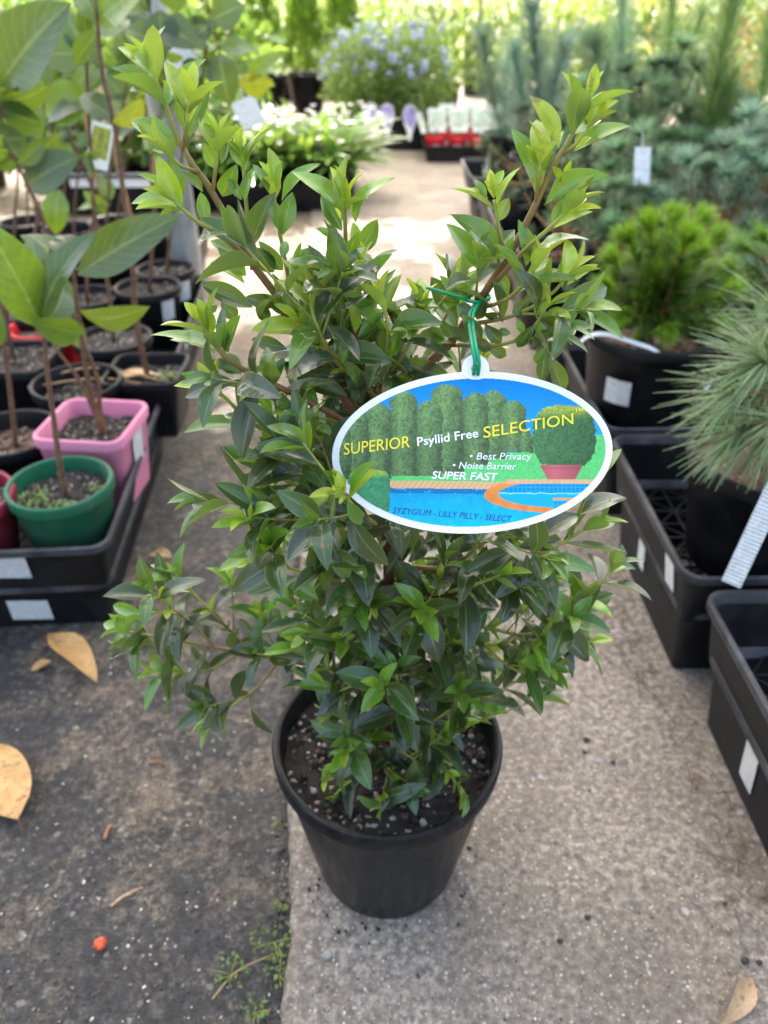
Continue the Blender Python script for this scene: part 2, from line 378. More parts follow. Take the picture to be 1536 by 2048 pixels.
def slabmat():
    m, t, b, o = newmat('exposed_aggregate_concrete'); co = geopos(t)
    big = noise_n(t, co, 5, 5, 0.6); mid = noise_n(t, co, 30, 5, 0.65); fine = noise_n(t, co, 120, 6, 0.78)
    c = ramp(t, fine, [(0.33, (0.06, 0.05, 0.042)), (0.5, (0.255, 0.208, 0.158)), (0.67, (0.54, 0.465, 0.365))])
    c = mixc(t, ramp(t, big, [(0.36, 0.62), (0.62, 0.0)]), c, (0.10, 0.078, 0.06))
    c = mixc(t, ramp(t, mid, [(0.33, 0.35), (0.55, 0.0)]), c, (0.12, 0.10, 0.085))
    for scale, lo, colr, amt in ((230, 0.93, (0.58, 0.51, 0.42), 0.6), (330, 0.90, (0.52, 0.46, 0.38), 0.5), (120, 0.965, (0.07, 0.068, 0.066), 0.7), (95, 0.975, (0.36, 0.37, 0.36), 0.8)):
        v = N(t, 'ShaderNodeTexVoronoi', Scale=scale); t.links.new(co, v.inputs['Vector'])
        s = t.nodes.new('ShaderNodeSeparateColor'); t.links.new(v.outputs['Color'], s.inputs[0])
        near = ramp(t, v.outputs['Distance'], [(0.28, 1.0), (0.42, 0.0)])
        mu = N(t, 'ShaderNodeMath', operation='MULTIPLY'); t.links.new(ramp(t, s.outputs[0], [(lo, 0.0), (lo + 0.01, amt)]), mu.inputs[0]); t.links.new(near, mu.inputs[1])
        c = mixc(t, mu.outputs[0], c, colr)
    t.links.new(c, b.inputs['Base Color']); b.inputs['Roughness'].default_value = 0.72
    h = N(t, 'ShaderNodeMath', operation='MULTIPLY_ADD'); t.links.new(mid, h.inputs[0]); h.inputs[1].default_value = 1.2; t.links.new(fine, h.inputs[2])
    bump(t, b, h.outputs[0], 0.7, 0.003); return m
g = obj('ground', mesh_py('ground', [(-120, -20, -0.012), (120, -20, -0.012), (120, 300, -0.012), (-120, 300, -0.012)], [(0, 1, 2, 3)]), groundmat())
tag(g, 'dark stained old concrete ground', kind='structure')
# the paler slab: a real step of 12 mm with a worn edge
def slab():
    ys = np.r_[np.linspace(-0.6, 3.2, 240), np.linspace(3.3, 7.2, 30)]; V = []; F = []
    for y in ys:
        e = joint_x(y) + 0.008 * noise.noise((y * 9, 0, 0)) + 0.006 * noise.noise((y * 34, 3, 0)) + 0.003 * noise.noise((y * 110, 7, 0))
        V += [(e - 0.004, y, -0.016), (e - 0.001, y, -0.005), (e + 0.003, y, -0.0012), (e + 0.012, y, 0.0), (4.5, y, 0.0)]
    for i in range(len(ys) - 1):
        for j in range(4): F.append((i * 5 + j, i * 5 + j + 1, i * 5 + 6 + j, i * 5 + 5 + j))
    return mesh_py('pavement', V, F)
tag(obj('pavement', slab(), slabmat()), 'tan exposed aggregate concrete slab', kind='structure')
def lawnmat():
    m, t, b, o = newmat('far_lawn'); co = geopos(t); f = noise_n(t, co, 3, 6, 0.7); f2 = noise_n(t, co, 40, 3)
    c = mixc(t, f2, ramp(t, f, [(0.3, (0.05, 0.09, 0.012)), (0.7, (0.14, 0.18, 0.03))]), (0.11, 0.16, 0.025)); t.links.new(c, b.inputs['Base Color']); b.inputs['Roughness'].default_value = 0.8
    bump(t, b, f2, 0.8, 0.03); return m
tag(obj('lawn', mesh_py('lawn', [(-120, 8.2, -0.006), (120, 8.2, -0.006), (120, 300, -0.006), (-120, 300, -0.006)], [(0, 1, 2, 3)]), lawnmat()), 'sunlit grass beyond the nursery beds', kind='structure')

# ---- unseen shade cloth added above the frame to block the sun, and the galvanised post
ZR = 2.45
def clothmat():
    m, t, b, o = newmat('pale_shade_cloth'); t.nodes.remove(b)
    f = noise_n(t, geopos(t), 3, 3)
    c = ramp(t, f, [(0.3, (0.84, 0.84, 0.83)), (0.7, (0.90, 0.90, 0.89))])
    d = t.nodes.new('ShaderNodeBsdfDiffuse'); tr = t.nodes.new('ShaderNodeBsdfTranslucent'); t.links.new(c, d.inputs[0]); t.links.new(c, tr.inputs[0])
    mx = t.nodes.new('ShaderNodeMixShader'); mx.inputs[0].default_value = 0.55
    t.links.new(d.outputs[0], mx.inputs[1]); t.links.new(tr.outputs[0], mx.inputs[2]); t.links.new(mx.outputs[0], o.inputs[0]); return m
sh = sdir * (ZR / sdir.z)            # where a ground point's sunlight crosses the blocking cloth
def lit(x, y):
    """ground points left in sun by holes shaped into the unseen cloth"""
    wob = 0.16 * noise.noise((x * 3, y * 3, 1)) + 0.10 * noise.noise((x * 9, y * 9, 5))
    if y > 2.9 and x < -0.34 + .4 * wob: return noise.noise((x * 5, y * 5, 2)) > -0.3
    if 1.98 + wob < y < 3.02 + wob and -1.6 < x + wob < 0.36 + 0.1 * wob: return noise.noise((x * 6, y * 7, 2)) > -0.08
    if (x + 0.36) ** 2 / 0.005 + (y - 1.5) ** 2 / 0.011 < 1 + 2 * wob: return True
    if y > 5.2 + 2 * wob: return noise.noise((x * 2.2, y * 2.2, 9)) > -0.1
    return False
def sun_blocker():
    n = 0.06; xs = np.arange(-2.6, 2.6, n); ys = np.arange(1.25, 7.0, n); V = []; F = []; idx = {}
    def vid(i, j):
        if (i, j) not in idx:
            x, y = xs[i], ys[j]; idx[(i, j)] = len(V); V.append((x, y, ZR + 0.05 * math.sin(x * 1.3) * math.sin(y * 0.9)))
        return idx[(i, j)]
    for i in range(len(xs) - 1):
        for j in range(len(ys) - 1):
            if lit(xs[i] + n / 2 - sh.x, ys[j] + n / 2 - sh.y): continue
            F.append((vid(i, j), vid(i + 1, j), vid(i + 1, j + 1), vid(i, j + 1)))
    return mesh_py('sun_blocker', V, F)
tag(obj('sun_blocker', sun_blocker(), clothmat()), 'unseen pale shade cloth added to block sun, with holes shaped for sun patches', kind='structure')
def post(p, label, rad=0.036):
    e = thing('roof_post', label, 'post', (p[0], p[1], -0.012))
    obj('pole', loft('pole', circle_sec(20), [(rad, 0), (rad, ZR - 0.05)]), M['galv'], e)
    obj('base_flange', loft('base_flange', circle_sec(20), [(rad + 0.03, 0), (rad + 0.03, 0.008), (rad + 0.001, 0.012)]), M['galv'], e)
    return e
pb = at_z(372, 556, 0.145)
post((pb[0], pb[1] + 0.03), 'galvanised steel post rising behind the trays of saplings')

# ================================================================== trays
def tray_mesh(hx, hy, h, flip=False, key={}):
    k = (round(hx, 3), round(hy, 3), round(h, 3), flip)
    if k in key: return key[k]
    sec = rrect_sec(hx, hy, 0.022)
    prof = [(-0.022, 0.0), (-0.016, 0.0), (-0.003, h - 0.012), (0.002, h - 0.012), (0.004, h - 0.010), (0.004, h - 0.001), (0.002, h), (-0.001, h), (-0.003, h - 0.002), (-0.007, h - 0.012), (-0.0195, 0.006), (-0.0225, 0.006)]
    if flip: prof = [(d, h - z) for d, z in prof]
    me = loft('tray_wall', sec, prof[:3] + [(-0.005, h - 0.011)] * 0 + prof[9:], cap0=False)
    key[k] = (me, loft('rim', sec, prof[2:10], cap0=False)); return key[k]
def lattice_mesh(hx, hy, key={}):
    k = (round(hx, 3), round(hy, 3))
    if k in key: return key[k]
    V = []; F = []
    def bar(a, b, wd=0.003, th=0.003):
        a = np.array(a); b = np.array(b); d = unit(b - a); nrm = np.array([-d[1], d[0]]) * wd / 2
        i = len(V)
        for z in (0.003, 0.003 + th):
            for p in (a + nrm, a - nrm, b - nrm, b + nrm): V.append((p[0], p[1], z))
        F.extend([(i + 4, i + 5, i + 6, i + 7), (i, i + 1, i + 5, i + 4), (i + 1, i + 2, i + 6, i + 5), (i + 2, i + 3, i + 7, i + 6), (i + 3, i, i + 4, i + 7)])
    X, Y = hx - 0.02, hy - 0.02; s = 0.03
    nx, ny = int(2 * X / s), int(2 * Y / s); sx, sy = 2 * X / nx, 2 * Y / ny
    for i in range(nx + 1): bar((-X + i * sx, -Y), (-X + i * sx, Y))
    for j in range(ny + 1): bar((-X, -Y + j * sy), (X, -Y + j * sy), 0.003, 0.0025)
    for i in range(nx):
        for j in range(ny):
            x, y = -X + i * sx, -Y + j * sy
            if (i + j) % 2: bar((x, y), (x + sx, y + sy), 0.0025, 0.002)
            else: bar((x + sx, y), (x, y + sy), 0.0025, 0.0018)
    key[k] = mesh_py('base_lattice', V, F, False); return key[k]
def sticker_on(parent, center, xdir, ydir, w_, h_, name='label_sticker', mat='sticker', off=0.0012, bend=None):
    """thin printed label; xdir, ydir unit vectors in the parent's space"""
    xd = unit(xdir); yd = unit(ydir); n = np.cross(xd, yd); c = np.asarray(center) + n * off; k = 5
    V = []; U = []
    for j in range(2):
        for i in range(k):
            u = i / (k - 1) - 0.5; v = j - 0.5; p = c + xd * u * w_ + yd * v * h_
            if bend: p = p - n * (bend - math.sqrt(max(1e-9, bend * bend - (u * w_) ** 2)))
            V.append(p); U.append((i / (k - 1), j))
    m = len(V); V += [p - n * 0.0006 for p in V]; U = U + U
    F = [(i, i + 1, k + i + 1, k + i) for i in range(k - 1)] + [(m + k + i, m + k + i + 1, m + i + 1, m + i) for i in range(k - 1)]
    F += [(i + 1, i, m + i, m + i + 1) for i in range(k - 1)] + [(k + i, k + i + 1, m + k + i + 1, m + k + i) for i in range(k - 1)] + [(0, k, m + k, m), (k - 1, m + k - 1, m + 2 * k - 1, 2 * k - 1)]
    return obj(name, mesh_py(name, V, F, False, U), M[mat], parent)
def tray(corner, hx, hy, h, z, label, side=1,  flip=False, group=None, stickers=(), name='plant_tray', mat='blackdusty', rz=None):
    """corner: the front corner next to the aisle; side +1: bed lies towards +X"""
    rz = (ROW if side < 0 else R(1.2)) if rz is None else rz
    FR, RR = (np.array([-math.sin(rz), math.cos(rz), 0]), np.array([math.cos(rz), math.sin(rz), 0])); c = np.array([corner[0], corner[1], 0.0]) + RR * hx * side + FR * hy
    e = thing(name, label, 'tray', (c[0], c[1], z), rz, group)
    tm = tray_mesh(hx, hy, h, flip); wall = obj('tray_wall', tm[0], M[mat], e); obj('rim', tm[1], M['rim'], e)
    la = obj('base_lattice', lattice_mesh(hx, hy), M['black'], e)
    if flip: la.location = (0, 0, h - 0.008)
    for fx, u, zz, w_, h_, rot in stickers:      # face 'a' = aisle side, 'f' = front end
        tilt = 0.0125 / h * (-1 if flip else 1)
        zz_ = (1 - zz) if flip else zz; out = -0.016 + 0.013 * min(1, zz_ * h / (h - .012)) + .0008
        if fx == 'a': cc = np.array([-side * (hx + out), u, zz * h]); xd = np.array([0, -side, 0.0]); yd = unit(np.array([-side * tilt, 0, 1.0]))
        else: cc = np.array([u, -(hy + out), zz * h]); xd = np.array([1.0, 0, 0]); yd = unit(np.array([0, -tilt, 1.0]))
        x2 = xd * math.cos(rot) + yd * math.sin(rot); y2 = -xd * math.sin(rot) + yd * math.cos(rot)
        sticker_on(wall, cc, x2, y2, w_, h_)
    return e

# ================================================================== pots
def pot_mesh(Rr, H, key={}, square=False, base=0.74, lip=0.004):
    k = (round(Rr, 4), round(H, 4), square)
    if k in key: return key[k]
    wl = 0.003; b_ = Rr * base; t_ = Rr * 0.965
    prof = [(b_ - 0.006, 0), (b_ - 0.001, 0.001), (b_, 0.005), (t_ - 0.002, H - 0.022), (t_, H - 0.019), (Rr - 0.002, H - 0.018), (Rr, H - 0.016), (Rr + 0.001, H - 0.004), (Rr - 0.0005, H - 0.0008), (Rr - 0.003, H), (Rr - 0.0055, H - 0.001), (Rr - 0.007, H - 0.004), (t_ - wl - 0.002, H - 0.022), (b_ - wl, 0.008)]
    if square:
        sec0 = rrect_sec(Rr, Rr, 0.022); sec = lambda d: sec0(d - Rr)
    else: sec = circle_sec(56)
    key[k] = loft('pot', sec, prof); return key[k]
def soil_mesh(rad, amp=0.006, seed=0, square=False, nr=14, na=48):
    V = [(0, 0, amp * noise.noise((seed, 0.5, 0.2)))]; F = []
    for i in range(1, nr + 1):
        r = rad * i / nr
        for k in range(na):
            an = 2 * math.pi * k / na; x, y = r * math.cos(an), r * math.sin(an)
            if square: q = 1 / max(abs(math.cos(an)), abs(math.sin(an))); q = min(q, 1.28); x *= q; y *= q
            V.append((x, y, amp * (noise.noise((x * 60 + seed, y * 60, seed)) + 0.6 * noise.noise((x * 190, y * 190 + seed, 1)))))
    for k in range(na): F.append((0, 1 + k, 1 + (k + 1) % na))
    for i in range(nr - 1):
        for k in range(na): a = 1 + i * na; F.append((a + k, a + na + k, a + na + (k + 1) % na, a + (k + 1) % na))
    return mesh_py('soil', V, F)
def pebble_geo(n=1): 
    P = (1 + 5 ** 0.5) / 2
    V = np.array([(-1, P, 0), (1, P, 0), (-1, -P, 0), (1, -P, 0), (0, -1, P), (0, 1, P), (0, -1, -P), (0, 1, -P), (P, 0, -1), (P, 0, 1), (-P, 0, -1), (-P, 0, 1)], float) / 1.9
    F = np.array([(0, 11, 5), (0, 5, 1), (0, 1, 7), (0, 7, 10), (0, 10, 11), (1, 5, 9), (5, 11, 4), (11, 10, 2), (10, 7, 6), (7, 1, 8), (3, 9, 4), (3, 4, 2), (3, 2, 6), (3, 6, 8), (3, 8, 9), (4, 9, 5), (2, 4, 11), (6, 2, 10), (8, 6, 7), (9, 8, 1)])
    return V, F
PV, PF = pebble_geo()
def bits(points, size, cols, stretch=1.6):
    """loose grains as one mesh"""
    a = Acc()
    for p in points:
        s = size * random.uniform(0.45, 1.3) * np.array([random.uniform(0.7, stretch), random.uniform(0.7, 1.2), random.uniform(0.4, 0.8)])
        V = PV * (1 + rng.normal(0, 0.12, PV.shape)) * s; an = random.uniform(0, 6.28); c, s_ = math.cos(an), math.sin(an)
        V = V @ np.array([[c, s_, 0], [-s_, c, 0], [0, 0, 1]]); a.add(V + p, PF, None, jit(random.choice(cols), 0.25))
    return a
def attrmat(name, rough=0.8):
    m, t, b, o = newmat(name); t.links.new(N(t, 'ShaderNodeAttribute', attribute_name='col').outputs['Color'], b.inputs['Base Color']); b.inputs['Roughness'].default_value = rough; return m
M['grain'] = attrmat('loose_grain')

# ================================================================== the tagged shrub in the black pot
POT = np.array([0.003, 0.453, 0.0]); PR, PH = 0.1030, 0.187
hero = thing('potted_shrub', 'bushy glossy green shrub in a plain black pot with a large oval picture tag', 'shrub', POT)
obj('pot', pot_mesh(PR, PH, base=0.69), M['heropot'], hero)
soil_z = 0.162
soilo = obj('soil', soil_mesh(PR * 0.925, 0.006, 3), M['soil'], hero, loc=(0, 0, soil_z))
pts = []
for _ in range(420):
    r = PR * 0.9 * math.sqrt(random.random()); an = random.uniform(0, 6.28); pts.append((r * math.cos(an), r * math.sin(an), 0.003))
obj('gravel', bits(pts, 0.0026, [(0.02, 0.017, 0.015)] * 6 + [(0.10, 0.06, 0.035), (0.30, 0.24, 0.18), (0.45, 0.40, 0.34)]).mesh('gravel'), M['grain'], soilo, kind='stuff')

YC = 0.445
def P3(lst): return np.array([at_y(x, y, Y) for x, y, Y in lst])
BR = []          # woody skeleton: (points, r0, r1, leafy_from (0..1), age at base, age at tip)
def branch(lst, r0, r1, leaf=0.25, pts=None): BR.append((smoothline(P3(lst) if pts is None else pts, 18), r0, r1, leaf))
base = np.array([POT[0], POT[1], soil_z - 0.01])
trunk_pts = np.vstack([base, P3([(779, 1330, YC), (777, 1110, YC + 0.005), (768, 960, YC + 0.012), (752, 850, YC + 0.02)])])
branch(None, 0.0058, 0.004, 2.0, trunk_pts)
# upper limbs read off the photograph
branch([(764, 930, .457), (700, 810, .455), (640, 740, .45), (570, 615, .445), (497, 515, .44), (425, 385, .435), (365, 298, .43), (330, 205, .43), (303, 140, .43)], .0036, .0007, 2.0)
branch([(500, 520, .44), (440, 470, .425), (390, 440, .42), (350, 405, .415)], .0016, .0009, 2.0)
branch([(425, 385, .435), (432, 330, .43), (436, 285, .43)], .0013, .0008, 2.0)
branch([(365, 300, .43), (373, 250, .42), (376, 205, .42)], .0012, .0008, 2.0)
branch([(400, 345, .433), (360, 330, .42), (332, 300, .415)], .0012, .0008, 2.0)
branch([(505, 540, .44), (495, 440, .445), (488, 350, .445), (483, 310, .445)], .0014, .0008, 2.0)
branch([(590, 640, .447), (572, 530, .45), (555, 440, .45), (547, 380, .45)], .0015, .0009, 2.0)
branch([(752, 850, .465), (735, 740, .455), (705, 640, .44), (695, 540, .43), (690, 440, .42), (693, 400, .418)], .0026, .0008, 2.0)
branch([(735, 740, .455), (742, 650, .46), (728, 570, .455), (722, 520, .45)], .0018, .0009, 2.0)
branch([(764, 900, .457), (830, 760, .46), (905, 680, .455), (960, 600, .45), (1030, 490, .445), (1075, 400, .44), (1120, 310, .435), (1150, 258, .435), (1172, 205, .435)], .0036, .0007, 2.0)
branch([(985, 570, .448), (1050, 500, .435), (1100, 455, .43), (1140, 415, .43)], .0016, .0009, 2.0)
branch([(1012, 520, .446), (998, 460, .44), (988, 400, .44)], .0014, .0008, 2.0)
branch([(1072, 405, .44), (1078, 350, .435), (1083, 310, .435)], .0013, .0008, 2.0)
branch([(950, 620, .45), (1010, 600, .43), (1055, 560, .42), (1075, 525, .42)], .0014, .0008, 2.0)
branch([(935, 650, .45), (1030, 630, .43), (1100, 590, .42), (1140, 545, .42)], .0015, .0008, 2.0)
branch([(905, 690, .455), (1000, 690, .43), (1060, 660, .42), (1090, 620, .415)], .0014, .0008, 2.0)
branch([(860, 730, .458), (880, 660, .47), (905, 600, .47), (915, 560, .47)], .0014, .0008, 2.0)
branch([(1120, 312, .436), (1150, 290, .43), (1172, 262, .43)], .0011, .0008, 2.0)
# left side
branch([(768, 960, .457), (700, 855, .43), (600, 795, .41), (480, 735, .40), (430, 690, .395), (405, 650, .395)], .0024, .0011, 2.0)
branch([(700, 950, .44), (600, 890, .42), (510, 850, .405), (450, 795, .40), (430, 775, .40)], .0019, .0009, 2.0)
branch([(760, 1010, .45), (650, 985, .40), (580, 965, .385), (535, 935, .38)], .0018, .0009, .3)
branch([(770, 1110, .45), (680, 1060, .40), (600, 1010, .38), (545, 1000, .375)], .0018, .0009, .3)
branch([(770, 1060, .44), (740, 1040, .38), (705, 1010, .352), (690, 985, .346)], .0015, .0008, 2.0)
branch([(775, 1190, .45), (680, 1165, .42), (590, 1140, .40), (530, 1118, .395)], .0019, .0009, 2.0)
branch([(760, 800, .46), (690, 740, .44), (640, 690, .43), (600, 650, .42)], .0016, .0008, .3)
branch([(735, 760, .455), (660, 700, .42), (630, 640, .41), (620, 590, .41)], .0015, .0008, .3)
branch([(745, 800, .46), (800, 720, .45), (830, 660, .45), (838, 620, .45)], .0015, .0008, .3)
branch([(750, 780, .46), (770, 700, .44), (775, 650, .43), (765, 600, .43)], .0015, .0008, .3)
# low left limb reaching out of the pot
branch([(779, 1380, .445), (690, 1345, .45), (570, 1320, .455), (430, 1295, .45), (330, 1276, .445), (245, 1262, .44)], .0026, .0010, .3)
branch([(500, 1305, .452), (440, 1240, .455), (385, 1185, .455), (352, 1150, .455)], .0014, .0008, .3)
branch([(430, 1296, .45), (370, 1235, .45), (300, 1225, .445), (270, 1235, .44)], .0013, .0008, .3)
branch([(560, 1320, .455), (510, 1380, .445), (450, 1420, .435), (420, 1440, .43)], .0014, .0008, .35)
branch([(480, 1305, .45), (420, 1340, .44), (360, 1345, .435), (320, 1345, .43)], .0013, .0008, .3)
# right side, low
branch([(777, 1130, .45), (900, 1140, .42), (1000, 1150, .40), (1090, 1105, .395), (1150, 1070, .395), (1185, 1050, .395)], .0020, .0010, .35)
branch([(778, 1220, .45), (880, 1190, .41), (960, 1165, .385), (1000, 1150, .375)], .0017, .0009, .3)
branch([(779, 1280, .45), (930, 1250, .43), (1050, 1270, .42), (1130, 1240, .415), (1165, 1200, .41)], .0020, .0009, .3)
branch([(779, 1300, .45), (900, 1290, .44), (1010, 1290, .43), (1110, 1295, .425), (1175, 1285, .42)], .0018, .0009, .3)
branch([(900, 1145, .42), (960, 1090, .41), (1010, 1075, .40), (1050, 1080, .40)], .0014, .0008, .35)
branch([(940, 1255, .43), (1000, 1320, .42), (1060, 1350, .415), (1100, 1335, .41)], .0014, .0008, .3)
# fronts of the skirt
for lst in ([(778, 1250, 0.449), (740, 1190, 0.421), (715, 1150, 0.406), (700, 1130, 0.403)], [(778, 1300, 0.449), (820, 1240, 0.415), (845, 1230, 0.403), (830, 1215, 0.399)],
            [(778, 1350, 0.449), (700, 1290, 0.421), (650, 1260, 0.412), (620, 1265, 0.409)], [(779, 1380, 0.449), (860, 1330, 0.421), (870, 1290, 0.412), (885, 1280, 0.409)],
            [(779, 1400, 0.449), (720, 1370, 0.421), (680, 1380, 0.409), (650, 1370, 0.406)], [(779, 1420, 0.449), (800, 1390, 0.415), (795, 1360, 0.403), (790, 1340, 0.399)],
            [(779, 1450, 0.449), (720, 1450, 0.421), (670, 1430, 0.415), (630, 1410, 0.412)], [(779, 1470, 0.449), (850, 1450, 0.421), (900, 1420, 0.412), (940, 1400, 0.409)],
            [(779, 1480, 0.449), (800, 1500, 0.418), (845, 1530, 0.409), (860, 1545, 0.406)], [(779, 1490, 0.449), (730, 1510, 0.421), (690, 1520, 0.412), (655, 1530, 0.409)],
            [(779, 1500, 0.449), (840, 1510, 0.421), (880, 1520, 0.415), (905, 1530, 0.412)], [(779, 1500, 0.449), (740, 1490, 0.415), (745, 1470, 0.406)],
            [(779, 1440, 0.449), (900, 1460, 0.433), (960, 1440, 0.427), (985, 1430, 0.424)], [(779, 1430, 0.449), (680, 1460, 0.440), (620, 1480, 0.433), (600, 1500, 0.430)],
            [(779, 1510, 0.449), (770, 1540, 0.415), (805, 1575, 0.403), (815, 1600, 0.400)], [(779, 1510, 0.449), (700, 1540, 0.421), (650, 1560, 0.415), (620, 1565, 0.412)], [(779, 1515, 0.449), (720, 1550, 0.412), (690, 1570, 0.406), (670, 1590, 0.403)]):
    branch(lst, .0015, .0008, .3)
# back of the crown, seen between the front leaves
for lst in ([(760, 880, .46), (700, 780, .50), (650, 700, .51)], [(755, 860, .46), (800, 760, .51), (810, 680, .52)], [(765, 950, .455), (880, 820, .50), (960, 720, .50)],
            [(770, 1020, .455), (660, 900, .51), (590, 860, .52)], [(775, 1100, .45), (900, 1030, .50), (1020, 1000, .50)], [(777, 1180, .45), (660, 1110, .51), (600, 1090, .52)],
            [(778, 1240, .45), (920, 1180, .51), (1030, 1170, .52)], [(779, 1330, .45), (700, 1230, .52), (640, 1190, .53)], [(779, 1330, .45), (850, 1230, .52), (900, 1180, .53)], [(779, 1380, .45), (900, 1340, .51), (980, 1330, .53)]):
    branch(lst, .0016, .0009, .25)
M['bark_attr'] = attrmat('twig_bark', 0.55)
def in_rim(p):      # over the bare part of the pot's rim and soil
    a, b, _d = to_px(p); return (535 < a < 628 and b > 1372) or (a > 945 and b > 1440) or b > 1640
for i, (pl, r0, r1, lf) in enumerate(BR):
    if i and in_rim(pl[-1]): continue
    V, F = tube_geo(pl, r0, r1, 6)
    me = mesh_py('branch', V - POT, F); u = np.r_[np.repeat(np.linspace(0, 1, len(pl)), 6), 0, 1]
    a_, b_, c_ = np.array((.15, .065, .035)), np.array((.25, .13, .05)), np.array((.30, .33, .06))
    if r0 > .0022: cc = np.where((u < .55)[:, None], a_ + (b_ - a_) * (u / .55)[:, None], b_ + (c_ - b_) * ((u - .55) / .45)[:, None])
    else: cc = b_ + (c_ - b_) * np.clip(u * 1.6, 0, 1)[:, None]
    if i == 0: cc = np.tile(a_ * .6, (len(u), 1))
    at = me.color_attributes.new('col', 'FLOAT_COLOR', 'POINT'); at.data.foreach_set('color', np.c_[cc * (1 + rng.normal(0, .12, (len(u), 1))), np.ones(len(u))].astype(np.float32).ravel())
    obj('trunk' if i == 0 else 'branch', me, M['bark_attr'], hero)

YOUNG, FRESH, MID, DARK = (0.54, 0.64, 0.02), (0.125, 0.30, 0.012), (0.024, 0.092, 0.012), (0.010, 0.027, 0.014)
LTP = [(0.36, 0.55, 0.20, 0.2, 0.0), (0.38, 0.42, 0.34, -0.3, 0.0), (0.31, 0.75, 0.12, 0.15, 0.0), (0.38, 0.40, 0.48, 0.35, 0.06), (0.35, 0.55, 0.28, -0.15, 0.06), (0.33, 0.30, 0.62, 0.5, 0.1), (0.39, 0.85, 0.2, -0.4, 0.09), (0.30, 0.6, -0.1, 0.3, 0.05)]
LT = [leaf_template(*q, tip=0.92, bulge=0.80) for q in LTP]
LTM = None
LEAVES = []        # (template, frame, scale3, pos, colour)
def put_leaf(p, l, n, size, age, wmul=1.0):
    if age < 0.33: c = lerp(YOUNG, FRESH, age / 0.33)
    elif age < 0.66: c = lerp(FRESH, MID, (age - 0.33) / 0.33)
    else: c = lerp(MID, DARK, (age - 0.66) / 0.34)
    k = random.randrange(len(LT)) if age > 0.25 else random.choice((0, 2))
    LEAVES.append((k, frame(l, n), (size * wmul, size, size), np.asarray(p), jit(c, 0.18)))
def rnd_perp(t):
    v = rng.normal(size=3); return unit(v - t * (v @ t))
UPV = np.array([0, 0, 1.0])
def dress(pl, start, tipsize=1.0, spacing=0.024, tip=True, agetip=0.0):
    seg = np.linalg.norm(np.diff(pl, axis=0), axis=1); L = seg.sum(); s = np.r_[0, np.cumsum(seg)]
    x = unit(rnd_perp(unit(pl[-1] - pl[-2]))); d = L; k = 0; first = True
    while d > start * L:
        i = min(np.searchsorted(s, d) - 1, len(pl) - 2); i = max(i, 0)
        p = pl[i] + (pl[i + 1] - pl[i]) * ((d - s[i]) / (seg[i] + 1e-9)); t = unit(pl[i + 1] - pl[i])
        x = unit(x - t * (x @ t)); y = np.cross(t, x); ax = x if k % 2 == 0 else y
        for sgn in (1, -1):
            dirp = ax * sgn + rng.normal(0, 0.12, 3)
            if k == 0 and tip:   # the opening bud
                ang = R(random.uniform(12, 24)); size = random.uniform(0.018, 0.024); age = agetip
            elif k == 1 and tip: ang = R(random.uniform(28, 42)); size = random.uniform(0.027, 0.035); age = agetip + 0.12
            elif k == 2 and tip: ang = R(random.uniform(38, 55)); size = random.uniform(0.036, 0.044); age = agetip + 0.42
            else: ang = R(random.uniform(45, 82)); size = random.uniform(0.034, 0.052); age = min(1, agetip + 0.62 + 0.12 * (k - 2))
            l = unit(t * math.cos(ang) + dirp * math.sin(ang)); n = t - l * (t @ l) + UPV * 0.45 + rng.normal(0, 0.15, 3)
            if age > 0.6: l = unit(l - UPV * 0.1)
            if k > 2 and random.random() < 0.08: continue
            put_leaf(p + l * 0.001, l, n, size * tipsize, min(1, max(0, age + random.uniform(-0.08, 0.1))), random.uniform(0.9, 1.15))
        if k > 0 and d < L * 0.9 and random.random() < 0.30:   # tiny axillary leaves
            for sgn in (1, -1):
                l = unit(t * 0.8 + ax * sgn * 0.6 + rng.normal(0, .1, 3)); put_leaf(p, l, t + UPV, random.uniform(0.012, 0.018), 0.15)
        d -= spacing * (0.30 if k == 0 else (0.55 if k == 1 else random.uniform(0.85, 1.2))); k += 1
trunk_l = BR[0][0]
for i, (pl, r0, r1, lf) in enumerate(BR):
    if i == 0 or in_rim(pl[-1]): continue
    m_ = pl[:, 2].mean(); low = m_ < 0.42
    if lf > 1: dress(pl, .9 if len(pl) and np.linalg.norm(np.diff(pl, axis=0), axis=1).sum() > .06 else .7, .8, .02, True, 0.0); continue
    dress(pl, lf, 0.92 if low else .95, 0.026 if not low else 0.023, True, 0.02 if pl[-1, 2] > 0.52 else 0.26)
